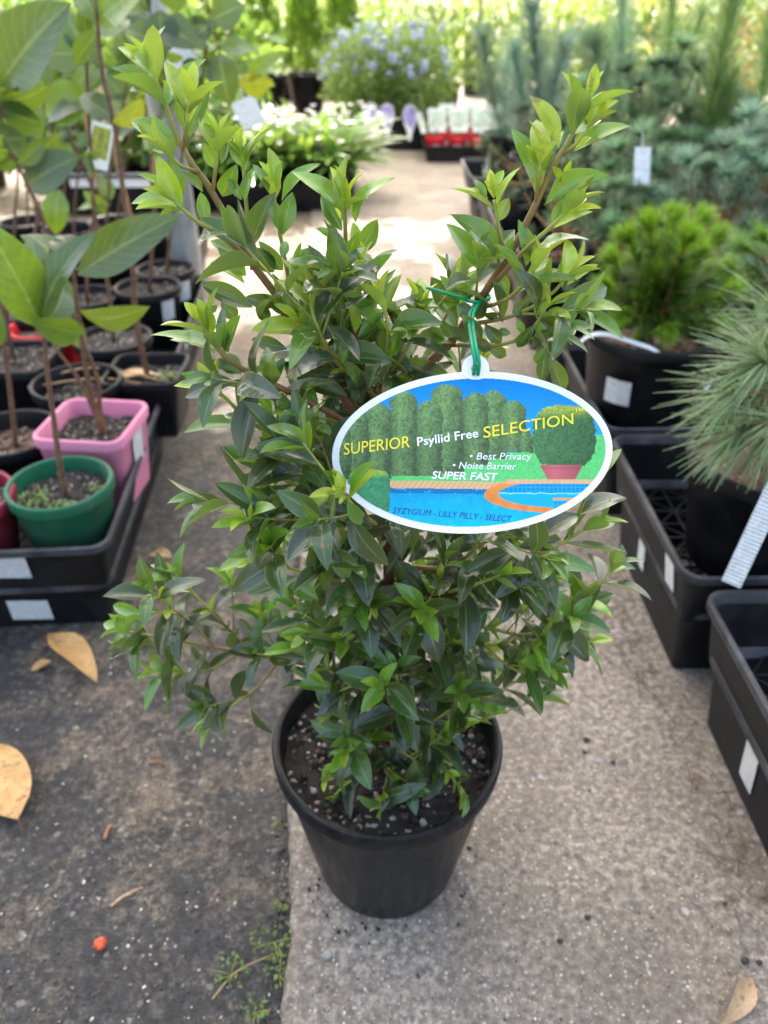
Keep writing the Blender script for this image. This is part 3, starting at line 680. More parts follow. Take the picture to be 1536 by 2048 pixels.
# leaves of the upper limbs, one by one from the photograph: (base x, y, tip x, y, width, age[, distance])
def hand(rows, ox, oy, k, Y0):
    for r in rows:
        bx, by, tx, ty, wz, age = r[:6]; age *= .78 if oy + by / k < 600 else 1.0; Y = (r[6] if len(r) > 6 else Y0) + random.uniform(-.006, .006)
        p = at_y(ox + bx / k, oy + by / k, Y); q = at_y(ox + tx / k, oy + ty / k, Y + random.uniform(-.008, .010)); l = q - p; L = np.linalg.norm(l)
        j = random.randrange(len(LT)) if age > .3 else random.choice((0, 2)); wt, fo, cu = LTP[j][:3]
        wid = .80 * wz / k / FPX * to_px(p)[2]; nat = 0.35 * L; view = unit(CAM - p); lu = unit(l); n0 = unit(view - lu * (view @ lu)); x0 = np.cross(lu, n0)
        roll = math.acos(min(1, max(.35, wid / nat))) if wid < nat else 0.0; wtrue = max(nat, wid)
        n = max((n0 * math.cos(roll) + x0 * math.sin(roll), n0 * math.cos(roll) - x0 * math.sin(roll)), key=lambda v: v[2])
        d = math.atan2(cu, 1 - .25 * cu); sc3 = L / math.hypot(cu, 1 - .25 * cu)
        l2 = lu * math.cos(d) + n * math.sin(d); n2 = n * math.cos(d) - lu * math.sin(d)
        if age < .33: c = lerp(YOUNG, FRESH, age / .33)
        elif age < .66: c = lerp(FRESH, MID, (age - .33) / .33)
        else: c = lerp(MID, DARK, (age - .66) / .34)
        LEAVES.append((j, frame(l2, n2), (wtrue / wt, sc3, sc3), p, jit(c, .14)))
A_ = [(265,260,335,30,60,.45),(255,285,120,115,60,.15),(250,200,275,95,22,0),(270,330,60,250,70,.55),(300,400,215,325,40,.1),(350,430,545,200,85,.4),(335,360,320,305,20,0),(400,645,155,520,110,.55),(455,600,565,345,100,.6),(440,560,380,410,60,.35),(440,510,425,400,24,0),(450,530,505,435,40,.1),(370,665,230,580,50,.3),(350,650,290,590,50,0),(380,690,265,665,40,.5),(410,910,350,685,85,.6),(370,900,190,790,40,.3),(365,890,320,775,50,.05),(400,955,160,940,70,.35),(440,1000,300,950,35,.7),(545,1045,515,880,80,.45),(525,880,400,770,50,.7),(600,765,525,625,80,.35),(620,740,655,620,50,.5),(600,680,600,590,24,0),(605,640,670,580,30,.1),(600,620,530,525,50,.3),(625,900,700,735,110,.5),(735,755,660,610,70,.3),(740,765,825,585,60,.45),(730,650,722,570,24,0),(700,600,630,560,40,.1),(725,920,655,800,60,.6),(740,930,810,740,65,.5),(905,860,860,650,75,.2),(915,850,935,720,35,.4),(940,1100,885,925,85,.5),(930,1100,985,880,110,.6),(860,880,780,735,50,.6),(930,930,1130,735,60,.5),(780,1160,900,880,110,.85),
 (1250,1030,975,775,75,.4,.42),(1255,1040,1270,685,75,.25,.42),(1290,1000,1510,805,85,.4,.42),(1220,1010,1130,810,90,.7,.43),(1260,920,1265,830,55,.05,.415),(1240,1080,1130,900,90,.6,.42),(1230,1020,1200,960,22,0,.41),(1310,1040,1360,880,50,.4,.425),(1260,1200,1205,1080,60,.35,.42),(1270,1200,1325,1080,70,.4,.42),(1210,1130,1105,1065,50,.5,.43),(1330,1200,1420,1020,110,.65,.44),(1340,1220,1330,1130,25,.05,.43),(1350,1230,1400,1130,25,.1,.43),(1240,1410,965,1220,80,.55,.42),(1310,1420,1500,1195,90,.5,.43),(1385,1500,1515,1275,90,.45,.44),(1160,1430,1130,1270,70,.4,.43),
 (740,1230,560,1130,80,.6),(745,1310,600,1160,90,.6),(740,1350,560,1240,60,.3),(890,1290,790,1160,110,.85),(935,1280,810,1130,90,.8),(780,1470,515,1350,110,.8),(905,1430,880,1295,60,.4),(1000,1290,1030,1140,50,.5),(990,1240,1100,1170,50,.6),(900,1460,740,1420,90,.8),(960,1500,830,1400,80,.45),(1010,1500,935,1390,90,.55),(1080,1500,1040,1360,100,.75),(1150,1500,1220,1260,90,.7),(1250,1530,1225,1270,80,.75),(1300,1520,1260,1430,50,.3),(1330,1510,1370,1400,60,.5),(1060,1430,1110,1300,70,.35),(930,1220,955,1130,60,.6),(560,1500,600,1460,40,.6),(700,1530,620,1440,90,.75),(860,1540,800,1440,80,.8)]
hand(A_, 200, 40, 2.56, .437)
B_ = [(1075,350,1035,15,75,.35),(975,480,800,160,110,.15),(1090,320,1155,105,45,.02),(1130,310,1260,125,45,.1),(1115,340,1345,185,90,.15),(1070,500,1415,345,110,.35),(1080,480,1175,410,50,.02),(1075,460,1125,375,30,.05),(980,470,1010,370,30,.1),(840,770,680,355,130,.5),(860,620,770,460,60,.1),(870,590,920,430,45,.05),(880,620,955,495,50,.3),(860,560,880,425,20,0),(890,830,1295,650,130,.45),(985,690,935,590,50,.15),(1010,650,1055,555,50,.1),(930,960,1010,785,80,.4),(1010,890,1070,740,45,.15),(945,970,1185,870,75,.2),(1050,870,1240,850,50,.1),(1060,870,1110,770,30,.02),(545,740,640,615,70,.25),(540,790,395,740,40,.1),(530,800,465,675,60,.5),(545,750,515,680,24,.02),(590,935,670,785,95,.3),(605,1200,305,885,110,.7),(530,1190,480,1000,60,.5),(640,1170,695,1020,90,.6),(775,1200,725,915,95,.5),(850,1100,1170,1045,80,.7),(800,1150,755,1060,40,.1),(830,1130,990,1045,40,.15),(800,1140,810,1050,30,.02),(780,1250,930,1165,80,.3),(895,1390,930,1150,80,.4),(1000,1340,1060,1115,75,.35),(1030,1320,1220,1195,70,.15),(945,1440,1260,1380,85,.45),(665,1390,595,1225,100,.35),(620,1536,560,1280,100,.7),(720,1380,1000,1225,70,.6),(890,1500,1015,1465,60,.7),(840,1530,870,1360,60,.35),(340,1500,190,1270,150,.85,.46),(360,1440,240,1260,80,.35,.455),(360,1400,350,1210,80,.6,.46),(395,1430,515,1215,80,.4,.455),(110,1480,10,1400,60,.7,.46),(150,1500,50,1295,60,.7,.46),(90,1536,210,1400,60,.4,.45),(450,1520,350,1440,110,.6,.44),(470,1530,530,1410,90,.7,.445),(600,1520,510,1500,60,.8,.44),(690,1500,800,1400,80,.8,.44),(740,1530,700,1440,60,.75,.43),(760,1440,830,1360,60,.7,.43),(500,1650,380,1500,110,.6,.43),(620,1680,520,1560,100,.75,.43),(720,1700,830,1560,90,.7,.42),(800,1720,960,1600,80,.65,.42),(900,1650,1000,1560,70,.4,.42),(760,1620,720,1530,60,.3,.42),(860,1640,850,1530,60,.35,.42),(1000,1690,1080,1590,60,.3,.42),(680,1620,600,1600,60,.6,.43),(560,1720,420,1640,90,.8,.44),(420,1660,300,1570,90,.7,.45),(330,1640,240,1540,80,.55,.45),(650,1760,540,1690,90,.8,.44),(900,1740,1010,1700,80,.75,.43),(830,1800,900,1700,80,.6,.43),(1000,1990,920,1760,110,.75,.45),(870,1920,890,1720,100,.8,.45)]
hand(B_, 800, 140, 3.072, .442)
C_ = [(330,275,0,180,85,.4),(310,200,240,-10,90,.2),(380,270,465,75,90,.3),(400,270,375,30,90,.65),(470,375,365,285,120,.55),(470,370,270,330,60,.75),(370,500,155,375,75,.4),(355,470,330,445,26,0),(345,450,360,430,20,0),(500,655,170,680,75,.55),(480,620,380,590,50,.8),(515,620,440,420,90,.7),(625,575,515,470,60,.2),(655,750,580,650,100,.5),(640,950,555,695,110,.4,.385),(620,960,450,900,60,.6,.385),(620,955,470,925,40,.2,.38),(635,985,490,1090,75,.35,.38),(670,1050,550,1130,70,.6,.38),(800,1050,605,1170,100,.65,.385),(860,985,770,800,110,.65,.41),(740,825,945,720,70,.9,.42),(590,1330,345,1390,70,.25),(580,1320,510,1235,35,.05),(640,1340,495,1160,90,.65),(610,1310,590,1150,60,.4),(660,1360,640,1240,60,.5),(750,1420,500,1510,110,.75),(860,1530,700,1440,100,.5),(900,1490,790,1200,130,.75,.40),(1020,1420,910,1270,100,.5,.39),(1160,1330,1100,1200,90,.6,.38),(1010,500,750,400,110,.85,.43),(860,520,780,450,80,.4,.42),(1055,430,985,300,60,.5,.42),(1050,170,1010,10,60,.2,.43),(1065,190,1200,60,70,.5,.43),(1230,290,1280,140,80,.4,.44),(980,330,960,170,50,.35,.42),(850,240,710,90,60,.5,.43),(700,250,520,200,90,.75,.43),(620,450,690,290,70,.6,.42),(1080,530,1000,280,110,.8,.44),(1200,260,1210,140,80,.6,.44),(700,520,620,440,70,.6,.42),(1085,1180,870,1090,100,.55,.375)]
hand(C_, 300, 600, 2.56, .40)
# the sprig lying over the edge of the tag
D_ = [(960,1000,800,1080,80,.25),(975,1000,965,875,60,.15),(1030,990,1160,825,75,.4),(1010,1030,1085,1150,85,.4),(960,970,890,870,60,.5),(985,1010,970,1045,26,.05),(1000,1020,985,1000,26,.05)]
hand(D_, 300, 600, 2.56, .343)
# short side shoots filling the crown
lf_of = [b[3] for b in BR]
cand = [(i, pl) for i, (pl, *_r) in enumerate(BR) if i > 0]
side_acc = Acc(); nshoot = 0
for i, pl in cand:
    L = np.linalg.norm(np.diff(pl, axis=0), axis=1).sum()
    k = int(L / 0.055) + 1
    for q in range(k):
        u = random.uniform(0.2, 0.80); a = int(u * (len(pl) - 1)); p = pl[a]
        x, y, dep = to_px(p)
        if y < 570 or (x < 540 and y < 1080) or (x > 1040 and y < 760): continue
        if x < 560 and y > 1080 and random.random() < .55: continue
        t = unit(pl[a + 1] - pl[a]); out = unit(p - np.array([POT[0], POT[1], p[2] - 0.02]))
        dr = unit(t * 0.5 + rnd_perp(t) * 0.8 + out * 0.25 + UPV * 0.5); ln = random.uniform(0.028, 0.055)
        # keep clear of the tag's face
        e = p + dr * ln; ex, ey, ed = to_px(e)
        if ed < 0.445 and 640 < ex < 1250 and 720 < ey < 1085: continue
        if 740 < ex < 880 and ey < 640: continue
        sl = smoothline([p, p + dr * ln * 0.5 + UPV * 0.002, e + UPV * 0.006], 8)
        if in_rim(e) or in_rim(BR[i][0][-1]): continue
        V, F = tube_geo(sl, .0009, .0006, 4)
        obj('branch', mesh_py('branch', V - POT, F), M['twiggreen'], hero); nshoot += 1
        dress(sl, 0.2, 0.92 if p[2] < .42 else .9, 0.019, True, random.choice((0.25, 0.45, 0.6, 0.6)))
# dark inner leaves round the trunk
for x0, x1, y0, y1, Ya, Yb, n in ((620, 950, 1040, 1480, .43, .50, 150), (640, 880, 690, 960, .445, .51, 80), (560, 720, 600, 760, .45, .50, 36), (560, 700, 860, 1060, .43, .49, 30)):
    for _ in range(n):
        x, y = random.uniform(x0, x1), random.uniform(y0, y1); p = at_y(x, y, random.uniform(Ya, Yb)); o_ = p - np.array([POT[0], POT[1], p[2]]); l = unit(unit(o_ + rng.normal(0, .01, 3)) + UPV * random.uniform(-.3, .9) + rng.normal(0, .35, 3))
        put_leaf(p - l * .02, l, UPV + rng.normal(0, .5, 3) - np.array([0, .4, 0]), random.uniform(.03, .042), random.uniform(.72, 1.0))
# rank leaves by how large they show; drop the ones that would pierce the tag
TAGD = 0.43
good = []
for lf in LEAVES:
    k, fr, s, p, c = lf; mid = p + fr[:, 1] * s[1] * 0.5; x, y, dep = to_px(mid); tx, ty, td = to_px(p + fr[:, 1] * s[1])
    if any((535 < a < 628 and b > 1372) or (a > 945 and b > 1440) or b > 1640 for a, b in ((x, y), (tx, ty))): continue      # keep the rim clear
    inside = ((x - 946) / 300) ** 2 + ((y - 905) / 180) ** 2 < 1 or ((tx - 946) / 300) ** 2 + ((ty - 905) / 180) ** 2 < 1
    if inside and min(dep, td, to_px(p)[2]) < TAGD + 0.012 and not (x < 770 and y > 915 and dep < TAGD - 0.003): continue
    facing = abs(fr[:, 2] @ unit(CAM - mid)); good.append((s[1] * s[0] * facing / dep ** 2 * (0.25 if inside else 1.0) * math.exp(-(dep - 0.40) * 6), lf))
good.sort(key=lambda a: -a[0])
lm = [mesh_np('leaf', V, F, U) for V, F, U in LT]
for m_ in lm: m_.materials.append(M['leafO'])
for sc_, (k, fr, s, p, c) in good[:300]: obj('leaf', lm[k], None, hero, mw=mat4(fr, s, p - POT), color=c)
acc = Acc()
for sc_, (k, fr, s, p, c) in good[300:]:
    V, F, U = LT[k]; acc.add((V * np.asarray(s)) @ fr.T + p - POT, F, U, c)
if good[300:]: obj('foliage', acc.mesh('foliage'), M['leafA'], hero, kind='stuff')
print('hero leaves', len(good), 'shoots', nshoot)

# ================================================================== the oval picture tag
TC = at_d(946, 905, TAGD); KP = TAGD / FPX
tagE = thing('plant_tag', 'white oval plant tag printed with hedges, pool and yellow lettering', 'tag', TC)
MT = np.c_[RT, UP, -FW]
def T3(x, y, z=0.0):                 # tag plane: photo pixels -> tag space
    u = (x - 946) * KP; v = (905 - y) * KP; return MT @ np.array([u, v, z - 0.0035 * (u / 0.08) ** 2])
def ell(a, b, n=96, rot=R(2.5)):
    an = np.linspace(0, 2 * np.pi, n, endpoint=False); x = a * np.cos(an); y = b * np.sin(an)
    return np.c_[946 + x * math.cos(rot) - y * math.sin(rot), 905 - (x * math.sin(rot) + y * math.cos(rot))]
def card():
    V = []; F = []; rings = [ell(283 * f, 162 * f) for f in (0.02, 0.2, 0.4, 0.6, 0.8, 1.0)]
    n = 96
    for z in (0.0, -0.0006):
        for r_ in rings: V += [T3(x, y, z) for x, y in r_]
    nr = len(rings)
    for s in range(2):
        o = s * nr * n
        F.append(tuple(range(o, o + n)) if s == 0 else tuple(range(o + n - 1, o - 1, -1)))
        for i in range(nr - 1):
            for k in range(n):
                f = (o + i * n + k, o + i * n + (k + 1) % n, o + (i + 1) * n + (k + 1) % n, o + (i + 1) * n + k); F.append(f[::-1] if s == 0 else f)
    a = (nr - 1) * n; b = a + nr * n
    for k in range(n): F.append((a + k, a + (k + 1) % n, b + (k + 1) % n, b + k))
    return mesh_py('card', V, F, False)
cardo = obj('card', card(), M['card'], tagE)
def tab():                           # eyelet tab with a round hole
    cx, cy = 951, 737; out = []; 
    for k in range(40):
        an = 2 * math.pi * k / 40; x = 27 * math.cos(an); y = 28 * math.sin(an)
        if y < 0: x *= 1 + 0.25 * (-y / 28); y *= 0.8
        out.append((cx + x, cy - y))
    inn = [(cx + 9.5 * math.cos(2 * math.pi * k / 40), cy - 1 - 8 * math.sin(2 * math.pi * k / 40)) for k in range(40)]
    V = []; F = []
    for z in (0.0003, -0.0005):
        V += [T3(x, y, z) for x, y in out] + [T3(x, y, z) for x, y in inn]
    for k in range(40):
        j = (k + 1) % 40
        F += [(k, j, 40 + j, 40 + k), (80 + k, 120 + k, 120 + j, 80 + j), (k, 80 + k, 80 + j, j), (40 + k, 40 + j, 120 + j, 120 + k)]
    return mesh_py('eyelet_tab', V, F, False)
obj('eyelet_tab', tab(), M['card'], tagE)
# --- the printed picture, drawn on a fine grid
def S(r, g, b): c = np.array([r, g, b]) / 255.0; return np.where(c <= 0.04045, c / 12.92, ((c + 0.055) / 1.055) ** 2.4)
def picture():
    st = 1.0; xs = np.arange(670, 1222.1, st); ys = np.arange(752, 1059.1, st); X, Y = np.meshgrid(xs, ys); H, W_ = X.shape
    def vn(sc_, seed):
        r_ = np.random.default_rng(seed); g_ = r_.random((int(H / sc_) + 3, int(W_ / sc_) + 3)); yy = (Y - Y.min()) / st / sc_; xx = (X - X.min()) / st / sc_
        iy, ix = yy.astype(int), xx.astype(int); fy, fx = yy - iy, xx - ix
        return g_[iy, ix] * (1 - fx) * (1 - fy) + g_[iy, ix + 1] * fx * (1 - fy) + g_[iy + 1, ix] * (1 - fx) * fy + g_[iy + 1, ix + 1] * fx * fy
    n2, n4, n9 = vn(2, 1), vn(4, 2), vn(10, 3); leafn = 0.5 * n2 + 0.35 * n4 + 0.15 * n9
    img = np.zeros((H, W_, 3)); f = np.clip((Y - 752) / 110, 0, 1)[..., None]
    img[:] = S(0, 122, 218) * (1 - f) + S(40, 156, 236) * f
    def put(mask, col): img[mask] = (col if col.ndim == 3 else np.broadcast_to(col, img.shape))[mask]
    gr = (S(96, 196, 110) * (0.72 + 0.5 * leafn)[..., None])
    put((Y > 868) & (X > 1030), gr); put(Y > 905, gr)
    def hedge(cx, top, hw, bot, light=1.0, taper=10):
        e = (X - cx - 6 * (n4 - 0.5) - 5 * (n9 - .5)) / hw; yt = top + taper * np.abs(e) ** 2.4 * 2 + 7 * (n4 - 0.5)
        m_ = (np.abs(e) < 1) & (Y > yt) & (Y < bot + 4 * (n4 - .5))
        sh_ = np.clip(1.12 - 0.55 * np.abs(e + 0.25) - 0.35 * np.clip((Y - top) / (bot - top), 0, 1), 0.25, 1.2)
        c = S(112, 150, 84) * (sh_ * light * np.clip(0.15 + 1.6 * leafn, 0.2, 1.7))[..., None]; c = c * 0.82 + S(150, 170, 140) * 0.10
        put(m_, c)
    for a in ((988, 781, 25, 918), (1027, 800, 25, 905), (1052, 858, 14, 905), (952, 785, 25, 930), (894, 768, 33, 948), (808, 781, 27, 952), (859, 800, 25, 952), (757, 806, 26, 955), (708, 822, 30, 958), (680, 850, 22, 958)): hedge(*a)
    # potted topiary
    e = np.abs((X - 1130) / 64) ** 3 + np.abs((Y - 873) / 63) ** 3
    sh_ = np.clip(1.05 - 0.35 * (X - 1075) / 110 - 0.2 * (Y - 815) / 120, 0.4, 1.3)
    top = np.clip((838 - Y) / 22, 0, 1)[..., None]
    put(e + 0.25 * (n4 - .5) < 1, (S(82, 128, 78) * (1 - top) + S(176, 190, 70) * top) * (sh_ * (0.4 + 1.1 * leafn))[..., None])
    hw = np.interp(Y, [928, 962], [45, 26]); put((Y > 929) & (Y < 962) & (np.abs(X - 1124) < hw), S(186, 98, 100) * (1.1 - 0.4 * np.abs(X - 1110) / 50)[..., None] * np.where(np.abs(Y - 936) < 1.2, 0.8, 1)[..., None])
    # paving, pool, spa
    dk = 961 + 0.012 * (X - 785); put((Y > dk) & (Y < dk + 15), S(214, 172, 124) * np.where(((X + (Y - dk) * 0.8) % 11) < 1.6, 0.66, 1.0)[..., None])
    pool = Y > dk + 15
    dd = np.clip((Y - 976) / 80, 0, 1)[..., None]; put(pool, (S(20, 156, 212) * (1 - dd) + S(10, 188, 248) * dd) * (0.92 + 0.2 * (n9 - .5))[..., None])
    put(pool & (Y < dk + 25), S(22, 108, 160) * (0.85 + 0.3 * ((X % 6) > 1.2))[..., None])
    rip = pool & (np.sin(Y * 0.35 + 9 * n9 + X * 0.01) > 0.985) & (X > 790) & (n4 > .5); put(rip, S(70, 185, 235))
    cx, cy = 1120, 990; q = ((X - cx) / 152) ** 2 + ((Y - cy) / 36) ** 2
    put((q < 1) & (Y > 962), S(216, 132, 62) * (0.9 + 0.25 * n9)[..., None])
    q2 = ((X - cx - 5) / 128) ** 2 + ((Y - cy + 2) / 27) ** 2
    tile = (((X % 9) < 1.1) | (((Y - 2) % 9) < 1.1)); put((q2 < 1) & (Y > 966), S(20, 132, 192) * np.where(tile & (Y < 984), 1.55, 1)[..., None])
    put((q2 < 1) & (Y > 986), S(20, 168, 222)); put((q2 < 1) & (np.abs(Y - 988 + 3 * n9) < 1.2), S(130, 214, 240))
    put((X > 1106) & (X < 1150) & (Y > 995) & (Y < 1001), S(224, 148, 80)); put((X > 1106) & (X < 1150) & (Y > 1001) & (Y < 1020), np.broadcast_to(S(20, 140, 200), img.shape) * np.where(tile, 1.6, 1)[..., None])
    put((Y > 958) & (Y < 968) & (X > 1010), S(210, 168, 122) * (0.92 + 0.2 * n4)[..., None])
    # clipped box in the corner
    e = np.abs((X - 738) / 42) ** 5 + np.abs((Y - 985) / 45) ** 5; top = np.clip((956 - Y) / 14, 0, 1)[..., None]
    put(e + 0.3 * (n4 - .5) < 1, (S(70, 146, 104) * (1 - top) + S(160, 196, 66) * top) * (np.clip(1.1 - 0.3 * np.abs(X - 735) / 44, .4, 1.2) * (0.45 + leafn))[..., None])
    img = np.clip(img, 0.0, 0.9)
    rot = R(2.5); dx, dy = X - 946, 905 - Y; ex = (dx * math.cos(rot) + dy * math.sin(rot)) / 269; ey = (-dx * math.sin(rot) + dy * math.cos(rot)) / 148.5
    ins = (ex ** 2 + ey ** 2) < 1
    idx = -np.ones((H, W_), int); idx[ins] = np.arange(ins.sum())
    u = (X[ins] - 946) * KP; v = (905 - Y[ins]) * KP
    V = np.c_[u, v, 0.00018 - 0.0035 * (u / 0.08) ** 2] @ MT.T
    a, b, c, d = idx[:-1, :-1], idx[1:, :-1], idx[1:, 1:], idx[:-1, 1:]; ok = (a >= 0) & (b >= 0) & (c >= 0) & (d >= 0)
    return mesh_np('picture_print', V, np.c_[a[ok], b[ok], c[ok], d[ok]], None, img[ins])
pico = obj('picture_print', picture(), M['print'], cardo)
def text(s, x0, y0, x1, y1, cap, mat, shear=0.2, bold=0.0, name='lettering'):
    """baseline from photo pixel (x0,y0) to (x1,y1), capital height in pixels"""
    cu = bpy.data.curves.new('t', 'FONT'); cu.body = s; cu.size = 1; cu.offset = bold; cu.resolution_u = 3; cu.fill_mode = 'FRONT'
    o = bpy.data.objects.new('t', cu); C.objects.link(o)
    dg = bpy.context.evaluated_depsgraph_get(); me = bpy.data.meshes.new_from_object(o.evaluated_get(dg)); bpy.data.objects.remove(o)
    co = np.array([v.co[:] for v in me.vertices]); L_ = math.hypot(x1 - x0, y1 - y0)
    wx = co[:, 0].max() - co[:, 0].min(); capu = 0.729
    sx, sy = L_ / wx, cap / capu; u = (co[:, 0] - co[:, 0].min()) * sx + co[:, 1] * sy * shear; v = co[:, 1] * sy
    cx, sy_ = (x1 - x0) / L_, (y1 - y0) / L_
    for i, vt in enumerate(me.vertices): vt.co = T3(x0 + u[i] * cx + v[i] * sy_, y0 + u[i] * sy_ - v[i] * cx, 0.00036)
    me.name = name; me.materials.clear(); return obj(name, me, mat, pico)
text('SUPERIOR', 687, 909, 820, 894, 24, M['ink_yellow'], 0.14, 0.004)
text('Psyllid Free', 835, 892, 957, 874, 18, M['ink_white'], 0.06, 0.013)
text('SELECTION', 967, 876, 1148, 847, 23, M['ink_yellow'], 0.14, 0.004)
text('TM', 1151, 824, 1168, 821, 7, M['ink_yellow'], 0.1, 0.01)
text('\u2022 Best Privacy', 938, 919, 1062, 919.5, 14.5, M['ink_white'], 0.22, 0.0)
text('\u2022 Noise Barrier', 904, 937, 1031, 939.5, 14.5, M['ink_white'], 0.22, 0.0)
text('SUPER FAST', 863, 957, 993, 961, 15.5, M['ink_white'], 0.2, 0.018)
text('SYZYGIUM - LILLY PILLY - SELECT', 785, 1026, 1021, 1043.5, 12.5, M['ink_navy'], 0.2, 0.0)
# the soft green tie that holds it
hole = at_d(951, 738, TAGD)
tieE = thing('tag_tie', 'thin bright green plastic tie looped round a branch above the oval tag', 'tie', hole)
top1 = at_y(955, 600, .446)
for dx, dz in ((-0.0012, 0.0), (0.0012, 0.002)):
    P = [hole + np.array([dx, -.003, -.002]), hole + np.array([dx, -0.004, 0.006]), at_y(948 + dx * 3000, 690, .40), at_y(942 + dx * 3000, 635, .425), top1 + np.array([dx, -.006, dz])]
    tube('strand', P, .0011, .0011, M['tie'], tieE, hole, 6, 16)
tube('loop', [top1 + np.array([-.006, -.004, .001]), top1 + np.array([-.001, -.0075, .0015]), top1 + np.array([.006, -.004, .002]), top1 + np.array([.006, .004, .002]), top1 + np.array([-.003, .006, .001]), top1 + np.array([-.006, -.002, 0.0])], .0011, .0011, M['tie'], tieE, hole, 6, 20)
tube('loose_end', [top1 + np.array([-.005, -.003, .001]), at_y(905, 590, .44), at_y(853, 575, .44)], .0010, .0010, M['tie'], tieE, hole, 6, 10)
tube('tie_back', [hole + np.array([.0012, -.003, -.002]), hole + np.array([.0012, .002, -.001]), hole + np.array([0, .004, .006]), at_y(948, 700, .415)], .0010, .0010, M['tie'], tieE, hole, 6, 10)

# ================================================================== left bed: trays of saplings
ZL = 0.078       # level the pots stand on
c0 = at_z(208, 1092, 0.15)
LC = np.array([c0[0], c0[1]])
def lrow(a): return LC + FR[:2] * a
trs = [(0.0, 0.30, 0.265, 'front'), (0.545, 0.30, 0.265, 'mid'), (1.09, 0.30, 0.265, 'far')]
tray(lrow(0.0), .30, .265, .078, 0.072, 'black tray holding the pink, green and maroon pots', -1, stickers=[('f', 0.165, 0.60, .06, .042, -0.06)])
tray(lrow(0.019) - RR[:2] * .017, .281, .246, .086, -0.012, 'lower black tray under the pink and green pots', -1, stickers=[('f', 0.165, 0.42, .055, .04, -0.05)])
tray(lrow(0.552), .30, .265, .078, 0.072, 'black tray of square sapling pots behind the pink pot', -1, stickers=[('a', -0.06, 0.55, .04, .03, 0.0)])
tray(lrow(0.571) - RR[:2] * .017, .281, .246, .086, -0.012, 'lower black tray carrying the square sapling pots', -1)
tray(lrow(1.104) + RR[:2] * -0.05, .30, .265, .078, 0.072, 'black tray of sapling pots beside the galvanised post', -1)
tray(lrow(1.123) + RR[:2] * -0.067, .281, .246, .086, -0.012, 'lower black tray beside the foot of the galvanised post', -1)
for q in range(3):
    tray(lrow(0.552 * q + 0.01) - RR[:2] * 0.62, .30, .265, .078, 0.072, 'black tray of saplings behind the trays along the aisle', -1, group='second row of sapling trays')
    tray(lrow(0.552 * q + 0.029) - RR[:2] * 0.637, .281, .246, .086, -0.012, 'lower black tray under the second row of saplings', -1, group='lower trays of the second row')

MT_ = [leaf_template(0.44, 0.22, 0.22, 0.1, 0.05, 9, 4, 0.9, 0.07, 0.62), leaf_template(0.40, 0.3, 0.38, -0.25, 0.08, 9, 4, 0.95, 0.07, 0.6), leaf_template(0.48, 0.15, 0.55, 0.2, 0.06, 9, 4, 0.9, 0.07, 0.65), leaf_template(0.42, 0.5, 0.25, 0.3, 0.08, 9, 4, 0.9, 0.07, 0.62)]
mlm = [mesh_np('leaf', V, F, U) for V, F, U in MT_]
for m_ in mlm: m_.materials.append(M['magO'])
MG = dict(dark=(0.018, 0.052, 0.02), blue=(0.024, 0.064, 0.034), mid=(0.04, 0.10, 0.016), lime=(0.125, 0.22, 0.014), olive=(0.07, 0.115, 0.016), yellow=(0.36, 0.32, 0.015), pale=(0.10, 0.17, 0.07))
def pleaf(parent, off, b, t, Y, wpx, col, roll=0.0, dY=0.0, k=None):
    """a leaf from photo pixel b to t at distance Y (+dY at the tip), wpx wide"""
    p = at_y(b[0], b[1], Y); q = at_y(t[0], t[1], Y + dY); l = q - p; L = np.linalg.norm(l)
    view = unit(CAM - p); lu = unit(l); n0 = unit(view - lu * (view @ lu)); x0 = np.cross(lu, n0)
    n = n0 * math.cos(roll) + x0 * math.sin(roll); k = random.randrange(4) if k is None else k
    wid = wpx / FPX * to_px(p)[2]; base_w = (0.44, 0.40, 0.48, 0.42)[k]
    # lean so that the bent tip comes back to t
    cu = (.22, .38, .55, .25)[k]; d = math.atan2(cu, 1 - .25 * cu); s3 = L / math.hypot(cu, 1 - .25 * cu); l2 = lu * math.cos(d) + n * math.sin(d); n2 = n * math.cos(d) - lu * math.sin(d)
    return obj('leaf', mlm[k], None, parent, mw=mat4(frame(l2, n2), (wid / base_w, s3, s3), p - off), color=jit(MG[col], 0.12))
def stemtube(parent, off, pts, r0, r1, mat='bark', n=14, name='stem'):
    return tube(name, pts, r0, r1, M[mat], parent, off, 6, n)
def pot_of(e): return [c for c in e.children if c.name.startswith('pot')][0]
def pot_thing(name, label, cat, c, z, Rr, H, mat, soilmat_='soil', square=False, rz=0.0, group=None, fill=0.86, weeds=0):
    e = thing(name, label, cat, (c[0], c[1], z), rz, group)
    po = obj('pot', pot_mesh(Rr, H, square=square), None, e)
    pm = pot_mesh(Rr, H, square=square).copy(); pm.materials.clear(); pm.materials.append(M[mat]); po.data = pm
    sz = H * fill; fr = (sz / H) * (0.965 - 0.74) + 0.74
    so = obj('soil', soil_mesh(Rr * fr - 0.004, 0.005, random.uniform(0, 50), square), M[soilmat_], e, loc=(0, 0, sz))
    if random.random() < 0.9:
        pts = []
        for _ in range(70):
            r = Rr * fr * 0.9 * math.sqrt(random.random()); an = random.uniform(0, 6.28); pts.append((r * math.cos(an), r * math.sin(an), 0.003))
        obj('gravel', bits(pts, 0.0030, [(0.02, 0.017, 0.015)] * 9 + [(0.10, 0.055, 0.03), (0.14, 0.08, 0.05), (0.30, 0.24, 0.18)]).mesh('gravel'), M['grain'], so, kind='stuff')
    return e, sz
WT = leaf_template(0.6, 0.1, 0.3, 0, 0, 3, 2, 0.8, 0.1, 0.6)
